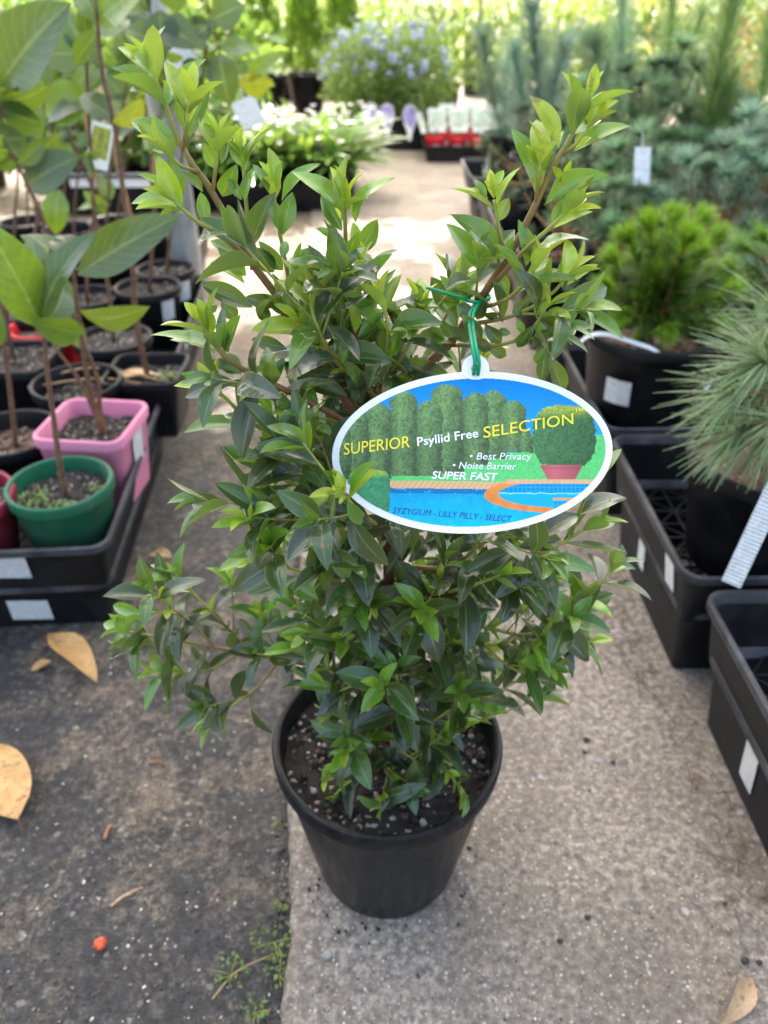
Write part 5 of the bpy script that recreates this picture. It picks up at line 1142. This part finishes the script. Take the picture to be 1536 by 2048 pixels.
for (cx, cy, Y, lab) in ((1240, 540, 1.5, 'dark pine in the pot behind the strapped pine'), (1500, 420, 1.75, 'dark green pine deep in the second row')):
    tuft_pine(lab, cx, cy, Y, 14, .11, BLUEG, .034, 1100, H=.15)
# tall shoots with long needles
def shoot_pine(label, stems, Y, cols, L, dens=1500, potR=.09, H=.18, ang=(50, 24), wd=.0010, group=None):
    b = at_y(stems[0][0][0], stems[0][0][1], Y); c = (b[0], Y); root = np.array([b[0], Y, ZP + H])
    pls = [[root] + [at_y(x, y, Y) for x, y in s] for s in stems]
    return pine(label, c, potR, H, pls, cols, L, wd, dens, ang, .85, tiptuft=60, trunk=None, start=.22, barkm='bark', group=group)
shoot_pine('tall pine with upright brown stems and long green needles', [[(1400, 340), (1425, 200), (1455, 60), (1470, -30)], [(1420, 330), (1440, 260), (1450, 190)]], 1.85, LONGG, .085, 2600)
shoot_pine('tall green needled pine at the outer end of the second row', [[(1500, 330), (1520, 200), (1545, 60), (1560, -20)]], 1.95, LONGG, .085, 2600)
shoot_pine('tall blue grey pine with fine drooping needles by the red pots', [[(1075, 330), (1075, 200), (1070, 100), (1065, 30)], [(1085, 300), (1105, 190), (1125, 110)], [(1065, 300), (1045, 200), (1030, 120)]], 2.55, [(0.20, 0.34, 0.26), (0.26, 0.42, 0.32), (0.32, 0.46, 0.36)], .10, 2200, ang=(46, 24))
shoot_pine('tall pale pine with silvery needles behind the bushy pine', [[(1235, 330), (1238, 180), (1242, 60), (1245, -30)], [(1225, 300), (1205, 190), (1190, 100)]], 2.35, [(0.20, 0.35, 0.2), (0.27, 0.42, 0.26), (0.33, 0.46, 0.28)], .10, 2200, ang=(46, 24))
shoot_pine('slender pale pine beside the tall blue grey pine', [[(1010, 300), (990, 210), (975, 140), (968, 90)], [(1015, 300), (1010, 220), (1012, 150)]], 2.95, [(0.14, 0.25, 0.17), (0.18, 0.30, 0.2), (0.2, 0.3, 0.16)], .11, 1500, ang=(55, 25))
shoot_pine('tall feathery pine at the back of the second row', [[(1330, 200), (1340, 90), (1345, 0)], [(1340, 200), (1380, 110), (1400, 40)]], 2.75, LONGG, .10, 1800)
hang_label('blank white label hanging in front of the bushy blue green pine', (1284, 333), 1.50, .030, .066, -.03, 'sticker', .1, tiep=(1284, 290))
for (x0, y0, x1, y1, Y, lab) in ((1168, 512, 1172, 440, 1.58, 'slim white stake in the pot of the small sparse pine'), (1488, 500, 1500, 440, 1.44, 'slim white stake standing behind the bright pines'), (975, 345, 980, 300, 2.9, 'thin white stake near the red pots')):
    a, b = at_y(x0, y0, Y), at_y(x1, y1, Y); a2 = a - UPV * .12; e = thing('label_stake', lab, 'label', a2); d = unit(b - a2); xd = unit(np.cross(d, unit(CAM - a))); L_ = np.linalg.norm(b - a2)
    sticker_on(e, d * L_ * .5, xd, d, .012, L_, 'stake')
for o in list(C.objects):
    if o.get('label', '').startswith('small sparse pine'): sticker_on(pot_of(o), (-.045, -.060, .10), unit((.80, -.6, 0)), unit((-.08, -.11, 1)), .036, .044, bend=.08)

# ================================================================== beyond the beds
ST = leaf_template(.40, .2, .2, 0, 0, 4, 2, .9, .05, .7)
def cloud(acc, c, rad, n, size, cols, upbias=.3, tmpl=ST, shell=.55, lump=0.35):
    c = np.asarray(c, float); rad = np.asarray(rad, float)
    cl = [rng.normal(size=3) for _ in range(9)]
    for _ in range(n):
        d = unit(rng.normal(size=3)); r = (shell + (1 - shell) * random.random()) * (1 + lump * noise.noise(tuple(d * 2.3 + c * 3)))
        p = c + d * rad * r
        if p[2] < 0.05: continue
        l = unit(d + rng.normal(0, .6, 3) + UPV * upbias); acc.add(tmpl[0] * size * random.uniform(.6, 1.3) @ frame(l, d + UPV * .6 + rng.normal(0, .4, 3)).T + p, tmpl[1], tmpl[2], jit(random.choice(cols), .25))
def shrub(label, c, z, rad, n, size, cols, potR=.08, potH=.13, mat='black', group=None, tmpl=ST, name='potted_shrub', cat='shrub', matl='plantA', upbias=.3, stems=4, lift=0.0):
    e, sz = pot_thing(name, label, cat, c, z, potR, potH, mat, 'soil', group=group, fill=.85); off = np.array([c[0], c[1], z]); cc = off + UPV * (potH + rad[2] * .8 + lift); acc = Acc()
    cloud(acc, cc, rad, n, size, cols, upbias, tmpl); obj('crown', acc.mesh('crown', off), M[matl], e, kind='stuff')
    for k in range(stems):
        an = random.uniform(0, 6.28); t = np.array([math.cos(an) * rad[0] * .6, math.sin(an) * rad[1] * .6, potH + rad[2] * random.uniform(.8, 1.5) + lift]); tube('stem', [(0, 0, sz - .005), t * np.array([.4, .4, .55]), t], .004, .0015, M['bark'], e, (0, 0, 0), 5, 6)
    return e, off, cc
def plain_tray(px0, px1, py, hgt, depth, label, group=None, z=0.0):
    a, b = at_z(px0, py, z), at_z(px1, py, z); w_ = (b[0] - a[0]) / 2; e = thing('plant_tray', label, 'tray', ((a[0] + b[0]) / 2, a[1] + depth / 2, z), 0, group)
    tm = tray_mesh(w_, depth / 2, hgt); obj('tray_wall', tm[0], M['black'], e); obj('rim', tm[1], M['black'], e); obj('base_lattice', lattice_mesh(w_, depth / 2), M['black'], e); return e, np.array([(a[0] + b[0]) / 2, a[1] + depth / 2]), w_
# blue flowering shrubs
FLG = [(0.10, 0.19, 0.03), (0.15, 0.26, 0.04), (0.07, 0.14, 0.03)]
e, tc, tw = plain_tray(688, 862, 302, .15, .42, 'deep black tray holding the blue flowering shrubs')
PT = leaf_template(.9, .05, .15, 0, 0, 2, 2, .5, .02, .6)
def flower_mesh():
    a = Acc()
    for q in range(9):
        o_ = unit(rng.normal(size=3) + UPV * .4) * .018
        for k in range(5):
            an = 2 * math.pi * k / 5; l = np.array([math.cos(an), math.sin(an), .1]); nn = unit(o_); Fm = frame(np.cross(nn, (0.3, 1, .2)), nn); l2 = Fm @ np.array([l[0], l[1], .15]); a.add(PT[0] * .012 @ frame(l2, nn).T + o_, PT[1], PT[2], jit((0.40, 0.44, 0.82), .2))
    return a.mesh('flower_cluster')
fm = flower_mesh(); fm.materials.append(M['plantA'])
k = 0
BLAB = ['blue flowering shrub behind the two close purple labels', 'blue flowering shrub behind the single purple label near the red pots', 'blue flowering shrub in the middle of the deep black tray', 'blue flowering shrub at the tray end beside the conifers', 'blue flowering shrub at the tray end above the red pots']
for dx, dy, r3 in ((-.13, -.06, .20), (.13, -.05, .20), (0.0, .1, .21), (-.16, .12, .2), (.19, .12, .2)):
    c = (tc[0] + dx, tc[1] + dy); e, off, cc = shrub(BLAB[k], c, .01, (r3, .19, .215), 1500, .030, FLG, .075, .13, group='blue flowering shrubs'); k += 1
    for q in range(17):
        an = random.uniform(0, 6.28); el = random.uniform(.0, 1.35); d = np.array([math.cos(an) * math.cos(el) * r3, -abs(math.sin(an)) * math.cos(el) * .19, math.sin(el) * .215]) * random.uniform(.95, 1.12)
        obj('flower_cluster', fm, None, e, loc=cc + d - off).rotation_euler = (random.uniform(-.6, .6), random.uniform(-.6, .6), random.uniform(0, 6))
def arrow_label(label, b, Y, group):
    p = at_y(b[0], b[1], Y); e = thing('plant_label', label, 'label', p, 0, group); s = .00265
    out = [(-10, 22), (0, 26), (10, 22), (14, 8), (11, -6), (5, -20), (3, -36), (-3, -36), (-5, -20), (-11, -6), (-14, 8)]
    V = [(x * s, 0, y * s) for x, y in out] + [(x * s, .002, y * s) for x, y in out]; n = len(out)
    F = [tuple(range(n - 1, -1, -1)), tuple(range(n, 2 * n))] + [(i, (i + 1) % n, n + (i + 1) % n, n + i) for i in range(n)]
    cd_ = obj('card', mesh_py('card', V, F, False, [(.5 + x / 60, .5 + y / 60) for x, y in out] * 2), M['card'], e)
    V2 = [(x * s * .86, -.0012, y * s * .86 + .004) for x, y in out[:6] + out[9:]]; obj('picture_print', mesh_py('picture_print', V2, [tuple(range(len(V2) - 1, -1, -1))], False, [(.5, .5)] * len(V2)), M['lab_purple2'], cd_)
M['lab_purple2'] = simple('purple_print', (.32, .27, .58), .4, .3, 60, 0)
for x, y in ((741, 236), (774, 238), (820, 240)): arrow_label('tapered white label with a purple flower photo on the deep black tray', (x, y), tc[1] - .235, 'purple flower labels')
hang_label('pale green upright label leaning beside the purple flower labels', (843, 246), tc[1] - .23, .030, .10, .30, 'lab_green', .1)
# red pots with white labels
e, tc2, tw2 = plain_tray(848, 1015, 326, .075, .34, 'low black tray of red pots with white labels')
for i, (dx, dy) in enumerate(((-.145, -.09), (-.04, -.09), (.065, -.09), (.15, -.07), (-.09, .06), (.03, .06), (.14, .06))):
    c = (tc2[0] + dx, tc2[1] + dy); e, off, cc = shrub('small leafy plant in a red pot with a tall white label', c, .01, (.05, .05, .06), 160, .02, [(0.12, 0.17, 0.08), (0.2, 0.16, 0.08)], .048, .10, 'red', 'red pots with white labels', stems=2)
    sticker_on(pot_of(e), (.0, -.044, .172), (1, 0, 0), unit((random.uniform(-.1, .1), .12, 1)), .080, .100, 'label_card', 'lab_green')
    sticker_on(pot_of(e), (0, -.041, .05), (1, 0, 0), (0, -.18, 1), .034, .030)
# glossy strappy plants in the sun
e, tc3, tw3 = plain_tray(398, 692, 422, .10, .60, 'long black tray of glossy strap leaved plants')
SG = leaf_template(.085, .5, .55, 0, 0, 8, 2, .6, .01, .35)
def strappy(label, c, z, n, L, cols, group):
    e, sz = pot_thing('strap_leaved_plant', label, 'plant', c, z, .075, .12, 'black', group=group); off = np.array([c[0], c[1], z]); acc = Acc()
    for _ in range(n):
        an = random.uniform(0, 6.28); el = random.uniform(.45, 1.45); l = np.array([math.cos(an) * math.cos(el), math.sin(an) * math.cos(el), math.sin(el)]); s = L * random.uniform(.7, 1.2)
        acc.add(SG[0] * np.array([s, s, s]) @ frame(l, UPV - l * .2 + rng.normal(0, .15, 3)).T + np.array([random.gauss(0, .015), random.gauss(0, .015), sz]), SG[1], SG[2], jit(random.choice(cols), .25))
    obj('leaves', acc.mesh('leaves'), M['glossA'], e, kind='stuff')
    fa = Acc()  # white petal dots added in place of sun glints on wet leaves
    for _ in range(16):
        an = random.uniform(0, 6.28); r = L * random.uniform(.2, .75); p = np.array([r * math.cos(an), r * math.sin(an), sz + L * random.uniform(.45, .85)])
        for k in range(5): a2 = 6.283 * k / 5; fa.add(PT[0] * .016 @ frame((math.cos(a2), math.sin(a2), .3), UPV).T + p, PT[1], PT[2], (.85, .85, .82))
    obj('glint_dots', fa.mesh('glint_dots'), M['grain'], e, kind='stuff'); return e
for i in range(8):
    c = (tc3[0] - tw3 + .085 + (i % 4) * .15, tc3[1] - .15 + (i // 4) * .2); strappy('clump of glossy strap leaves with added white glint dots in the long black tray', c, .012, 80, .24, [(0.10, 0.22, 0.04), (0.14, 0.28, 0.05), (0.07, 0.16, 0.05)], 'glossy strap leaved plants')
hang_label('pale blue green label standing among the strap leaved plants', (668, 300), tc3[1] - .1, .045, .085, -.1, 'lab_green')
# trays further left, behind the saplings
for (x0, x1, y, lab) in ((120, 380, 428, 'black tray with a white strip behind the sapling stems'),):
    e, tcx, twx = plain_tray(x0, x1, y, .14, .4, lab)
    sticker_on(e, (.0, -.2 + .004, .12), (1, 0, 0), (0, -.1, 1), twx * 1.5, .05, 'label_strip', 'white')
    for q in range(4): shrub('broad leaved green plant behind the sapling stems', (tcx[0] - .25 + .17 * q, tcx[1] + random.uniform(-.08, .08)), .012, (.15, .15, .22), 260, .075, [(0.08, 0.18, 0.04), (0.12, 0.26, 0.04), (0.06, 0.12, 0.05)], group='broad leaved plants behind the saplings')
for q, (x, Y) in enumerate(((-1.55, 2.9), (-1.25, 3.3), (-.95, 3.6), (-1.75, 3.6), (-1.35, 3.9), (-.75, 4.1), (-2.1, 3.2), (-1.1, 4.5), (-1.7, 4.6), (-2.3, 4.3))):
    shrub('leafy green nursery plant in the shade beyond the sapling trays', (x, Y), -.012, (.24, .24, .34), 420, .08, [(0.09, 0.20, 0.04), (0.14, 0.30, 0.04), (0.07, 0.14, 0.05)], .11, .2, group='leafy plants beyond the saplings')
# upright conifers
CT = leaf_template(.22, .2, .1, 0, 0, 2, 2, .8, .02, .7)
for i, x in enumerate((-1.30, -1.02, -.76, -.50, -.26)):
    Y = 5.6 + .1 * (i % 2); dark = i in (0, 1)
    cols = [(0.05, 0.11, 0.02), (0.07, 0.15, 0.025)] if dark else [(0.11, 0.22, 0.02), (0.15, 0.28, 0.025)]
    e, sz = pot_thing('potted_conifer', ('dark green upright conifer at the end of the conifer row', 'dark green upright conifer next to the bright conifers', 'bright green upright conifer next to the dark conifers', 'middle one of the three bright upright conifers', 'bright green upright conifer directly behind the blue flowers')[i], 'conifer', (x, Y), -.012, .13, .24, 'black', group='dark upright conifers' if dark else 'bright upright conifers')
    acc = Acc()
    for _ in range(1500):
        h = random.random() ** .8; r = .17 * (1 - h) ** .6 * (.5 + .5 * random.random()) + .01; an = random.uniform(0, 6.28); p = np.array([r * math.cos(an), r * math.sin(an), .24 + h * .46]); l = unit(np.array([math.cos(an) * .5, math.sin(an) * .5, 1.0]) + rng.normal(0, .25, 3)); acc.add(CT[0] * .07 * random.uniform(.6, 1.3) @ frame(l, np.array([math.cos(an), math.sin(an), .3])).T + p, CT[1], CT[2], jit(random.choice(cols), .25))
    obj('crown', acc.mesh('crown'), M['plantA'], e, kind='stuff'); tube('trunk', [(0, 0, .2), (0, 0, .6)], .012, .004, M['bark'], e, (0, 0, 0), 6, 4)
e, tcx, twx = plain_tray(560, 700, 200, .12, .4, 'black tray in front of the upright conifers')
for q in range(3): shrub('small grey leaved plant in front of the upright conifers', (tcx[0] - .25 + .25 * q, tcx[1]), .012, (.13, .12, .10), 200, .04, [(0.14, 0.2, 0.12), (0.2, 0.26, 0.15)], group='grey leaved plants')
# looser sunlit shrubs at the back
BKC = [[(0.07, 0.13, 0.02), (0.12, 0.18, 0.03), (0.04, 0.08, 0.02)], [(0.18, 0.20, 0.025), (0.24, 0.23, 0.02), (0.08, 0.12, 0.02)], [(0.05, 0.10, 0.03), (0.08, 0.14, 0.045)]]
for q, (x, Y, r, kk) in enumerate(((-.1, 5.6, .30, 2), (.35, 5.4, .30, 0), (.75, 5.2, .28, 0), (1.15, 5.6, .34, 1), (.05, 6.6, .38, 0), (.7, 6.6, .40, 1), (1.5, 6.3, .40, 1), (1.3, 4.4, .30, 0), (1.75, 4.7, .34, 1), (2.2, 5.4, .4, 1), (.95, 4.3, .26, 2), (-.6, 6.9, .36, 0), (-1.6, 6.7, .40, 2), (2.4, 4.3, .36, 0), (2.9, 5.0, .4, 1), (-2.4, 6.0, .4, 0), (-3.0, 5.2, .4, 2))):
    lab = ('loose sunlit green shrub at the back of the nursery', 'yellow green sunlit shrub at the back of the nursery', 'dull green bushy plant at the back of the nursery')[kk]
    if kk == 0 and q % 2: lab = 'loose sunlit green shrub at the back of the nursery'
    shrub(lab, (x, Y), -.012, (r, r, r * .75), 700, .055, BKC[kk], .13, .22, group=('loose green shrubs', 'yellow green shrubs', 'dull green bushes')[kk])
AUT = [(0.50, 0.20, 0.05), (0.62, 0.30, 0.10), (0.35, 0.14, 0.05)]
shrub('orange leaved shrub behind the pines', (1.72, 3.9), -.012, (.24, .24, .26), 420, .05, AUT, .12, .2); shrub('rusty leaved shrub near the far fence', (1.9, 6.9), -.012, (.34, .3, .28), 420, .06, AUT, .12, .2)
shrub('shrub with a few pink blooms behind the tall pines', (2.0, 3.4), -.012, (.2, .2, .24), 360, .05, [(0.12, 0.2, 0.05), (0.16, 0.24, 0.06), (0.6, 0.2, 0.3)], .12, .2)
# far fence
fe = thing('mesh_fence', 'dark mesh fence with two rails across the far lawn', 'fence', (3.0, 9.5, -.006))
M['rail'] = cmat('dark_rail', (.03, .03, .03), .6)
for z_ in (.25, .62): V, F = box_geo((-9, -.02, z_ - .02), (9, .02, z_ + .02)); obj('rail', mesh_py('rail', V, F, False), M['rail'], fe)
for q in range(19): V, F = box_geo((-9 + q - .02, -.025, 0), (-9 + q + .02, .025, .9)); obj('post', mesh_py('post', V, F, False), M['rail'], fe)
Vm = []; Fm = []
for q in range(181):
    V, F = box_geo((-9 + q * .1 - .003, -.003, .25), (-9 + q * .1 + .003, .003, .62)); n = len(Vm); Vm += V; Fm += [tuple(i + n for i in f) for f in F]
obj('wire_mesh', mesh_py('wire_mesh', Vm, Fm, False), M['rail'], fe, kind='stuff')

# ================================================================== litter on the ground
def deadleaf(label, pts, wpx, z, mat, tmpl, roll=0.0, stem=None, lift=.006):
    a, b = at_z(*pts[0], z), at_z(*pts[1], z); l = b - a; L = np.linalg.norm(l); wid = wpx / FPX * to_px(a)[2]
    e = thing('fallen_leaf', label, 'leaf', (a[0], a[1], z + .002)); V, F, U = leaf_template(*tmpl); n = np.array([math.sin(roll), 0, math.cos(roll)])
    lo = ((V * np.array([wid / tmpl[0], L, L])) @ frame(l, n).T)[:, 2].min()
    obj('blade', mesh_np('blade', V, F, U), M[mat], e, mw=mat4(frame(l, n), (wid / tmpl[0], L, L), (0, 0, -lo)))
    if stem: 
        s = at_z(*stem, z) - a; tube('stalk', [(0, 0, -lo), s * .5 + np.array([0, 0, .010]), s + np.array([0, 0, .002])], .0013, .0008, M['bark'], e, (0, 0, 0), 5, 8)
    return e
deadleaf('curled orange brown fallen leaf with a long stalk', ((110, 1303), (210, 1368)), 62, -.010, 'dead', (.5, .35, .3, .3, .06, 9, 4), .3, (45, 1350))
deadleaf('broad pale orange fallen leaf lying flat', ((45, 1655), (-25, 1490)), 105, -.010, 'dead', (.6, .12, .1, .0, .03, 9, 4, .7, .05, .55), 0, (48, 1672))
deadleaf('rolled tan dead leaf on the tan concrete', ((1500, 1965), (1440, 2062)), 50, .002, 'dead2', (.45, .7, .1, .9, .05, 9, 4), .4)
deadleaf('small dry leaf beside the tray of the pink pot', ((105, 1330), (60, 1345)), 18, -.010, 'dead', (.4, .4, .2, .3, .05, 6, 4), .2)
deadleaf('crumpled brown leaf by the corner of the pink pot tray', ((345, 1125), (300, 1110)), 26, -.010, 'dead2', (.4, .4, .2, .3, .15, 6, 4), .2)
def pod(label, px, s, col):
    p = at_z(*px, -.012); e = thing('fallen_berry', label, 'berry', p); V = []; F = []
    n = 14; m_ = 9
    for i in range(m_ + 1):
        th = math.pi * i / m_
        for k in range(n):
            an = 2 * math.pi * k / n; r = s * (1 + .12 * noise.noise((math.cos(an) * 2, math.sin(an) * 2, th * 2)) - .18 * (abs(math.sin(an * 1.5)) < .3)); V.append((r * math.sin(th) * math.cos(an), r * math.sin(th) * math.sin(an), s * .85 - r * .85 * math.cos(th)))
    for i in range(m_):
        for k in range(n): F.append((i * n + k, i * n + (k + 1) % n, (i + 1) * n + (k + 1) % n, (i + 1) * n + k))
    obj('flesh', mesh_py('flesh', V, F), simple('orange_berry', col, .4, .3, 200, .2), e); tube('stub', [(0, 0, s * 1.65), (.001, 0, s * 1.95)], .0008, .0006, M['bark'], e, (0, 0, 0), 5, 3)
pod('small orange red berry on the dark stained concrete', (203, 1893), .0062, (0.62, 0.10, 0.03))
def twig(label, pts, r=.0012, mat='bamboo', z=-.0105):
    P = [at_z(x, y, z) + np.array([0, 0, .002 * math.sin(i * 2.0) + .002]) for i, (x, y) in enumerate(pts)]; e = thing('fallen_twig', label, 'twig', P[0]); tube('stick', P, r, r * .6, M[mat], e, P[0], 5, 10); q = P[len(P) // 2]
    tube('spur', [q, q + unit(P[-1] - P[0]) * .006 + np.array([.004, -.003, .002])], r * .7, r * .4, M[mat], e, P[0], 4, 3)
twig('short pale twig on the dark concrete beside the orange berry', [(222, 1815), (250, 1795), (285, 1775)], .0014, 'dead2')
twig('thin curved dry twig among the weeds by the slab edge', [(425, 2000), (470, 1950), (520, 1920), (560, 1905)], .0008)
twig('reddish bark sliver on the dark concrete', [(210, 1680), (217, 1662), (222, 1650)], .0018, 'orange_bark')
twig('small reddish twig by the pot rim on the dark concrete', [(300, 1528), (315, 1526), (327, 1531)], .0016, 'orange_bark')
def weed(label, px, rad, n, z=-.012, size=.0048, col=(0.15, 0.23, 0.04)):
    p = at_z(*px, z); e = thing('small_weed', label, 'weed', p)
    a = Acc()
    for k in range(4): 
        an = random.uniform(0, 6.28); tube('stem', [(0, 0, 0), (math.cos(an) * rad * .5, math.sin(an) * rad * .5, .006), (math.cos(an) * rad, math.sin(an) * rad, .008)], .0006, .0004, M['twiggreen'], e, (0, 0, 0), 4, 5)
    weedclump(e, (0, 0, .003), rad, n, col, size, 'leaves')
weed('small green weed growing against the slab edge', (548, 1885), .020, 44); weed('spreading weed sprig on the dark concrete near the slab edge', (462, 1950), .016, 26); weed('weed tuft in the slab joint below the larger weed', (560, 1950), .014, 34); weed('tiny weed at the foot of the slab edge', (515, 2025), .012, 20); weed('tiny seedling beside the pot on the dark concrete', (553, 1655), .003, 5)
weed('weed seedling in the joint just below the pot', (565, 1815), .008, 10)
pts = []
for _ in range(1300):
    x, y = random.uniform(-40, 600), 1180 + 900 * random.random(); p = at_z(x, y, -.0115)
    if p[0] < joint_x(p[1]) - .006 and not (p[0] < -.36 and p[1] > .79): pts.append(p)
gr_ = obj('gravel', bits(pts, .0013, [(0.05, 0.045, 0.04)] * 6 + [(0.22, 0.18, 0.14), (0.5, 0.45, 0.38), (0.14, 0.08, 0.06)]).mesh('gravel'), M['grain']); tag(gr_, 'fine grit scattered over the dark concrete', kind='stuff')
pts = []
for _ in range(900):
    x, y = random.uniform(570, 1540), 1150 + 920 * random.random(); p = at_z(x, y, .0004)
    if p[0] > joint_x(p[1]) + .015 and p[0] < .335 - .05 * (p[1] - .6): pts.append(p)
gr_ = obj('grit', bits(pts, .0012, [(0.5, 0.44, 0.36)] * 4 + [(0.64, 0.58, 0.5), (0.05, 0.05, 0.05), (0.2, 0.16, 0.13)]).mesh('grit'), M['grain']); tag(gr_, 'pale and dark grit over the tan concrete slab', kind='stuff')
for q, (x, y) in enumerate(((1225, 1525), (1172, 1480), (1168, 1505), (1175, 1835), (1450, 1808), (1490, 1922), (1518, 1925), (1120, 1882))):
    p = at_z(x, y, .001); e = tag(obj('pebble', mesh_np('pebble', PV * (1 + rng.normal(0, .1, PV.shape)) * np.array([.0036, .003, .0022]) * random.uniform(.7, 1.2), PF), M['rail'], loc=(p[0], p[1], .002)), 'dark pebble lying on the tan concrete slab', 'pebble', 'dark pebbles on the slab')
# spilt potting mix round the pot and packed into the slab joint
pts = []
for _ in range(700):
    y = random.uniform(-.1, 1.6); pts.append(np.array([joint_x(y) - abs(random.gauss(0, .008)) - .002, y, -.0105]))
for _ in range(60):
    an = random.uniform(0, 6.28); r = .074 + abs(random.gauss(0, .012)); p = np.array([POT[0] + r * math.cos(an), POT[1] + r * math.sin(an), .0008])
    if p[0] > joint_x(p[1]) + .012: pts.append(p)
tag(obj('dirt', bits(pts, .0016, [(0.018, 0.015, 0.013)] * 5 + [(0.08, 0.05, 0.03), (0.2, 0.16, 0.12)]).mesh('dirt'), M['grain']), 'dark potting mix spilt by the pot and along the slab edge', kind='stuff')
# fallen needles and bark against the trays of pines
a = Acc()
for _ in range(130):
    s = random.uniform(-.30, .30); p = np.array([*rrow(s, random.gauss(-.012, .012) + (.026 if s < 0 else 0)), .002]); an = random.uniform(0, 6.28); V, F = NG[True][0]; a.add(V * np.array([.0006, .03 * random.uniform(.4, 1.2), .01]) @ frame((math.cos(an), math.sin(an), 0.02), UPV).T + p, F, None, jit((0.11, 0.065, 0.04), .3))
tag(obj('litter', a.mesh('litter'), M['grain']), 'brown fallen pine needles along the foot of the trays', kind='stuff')
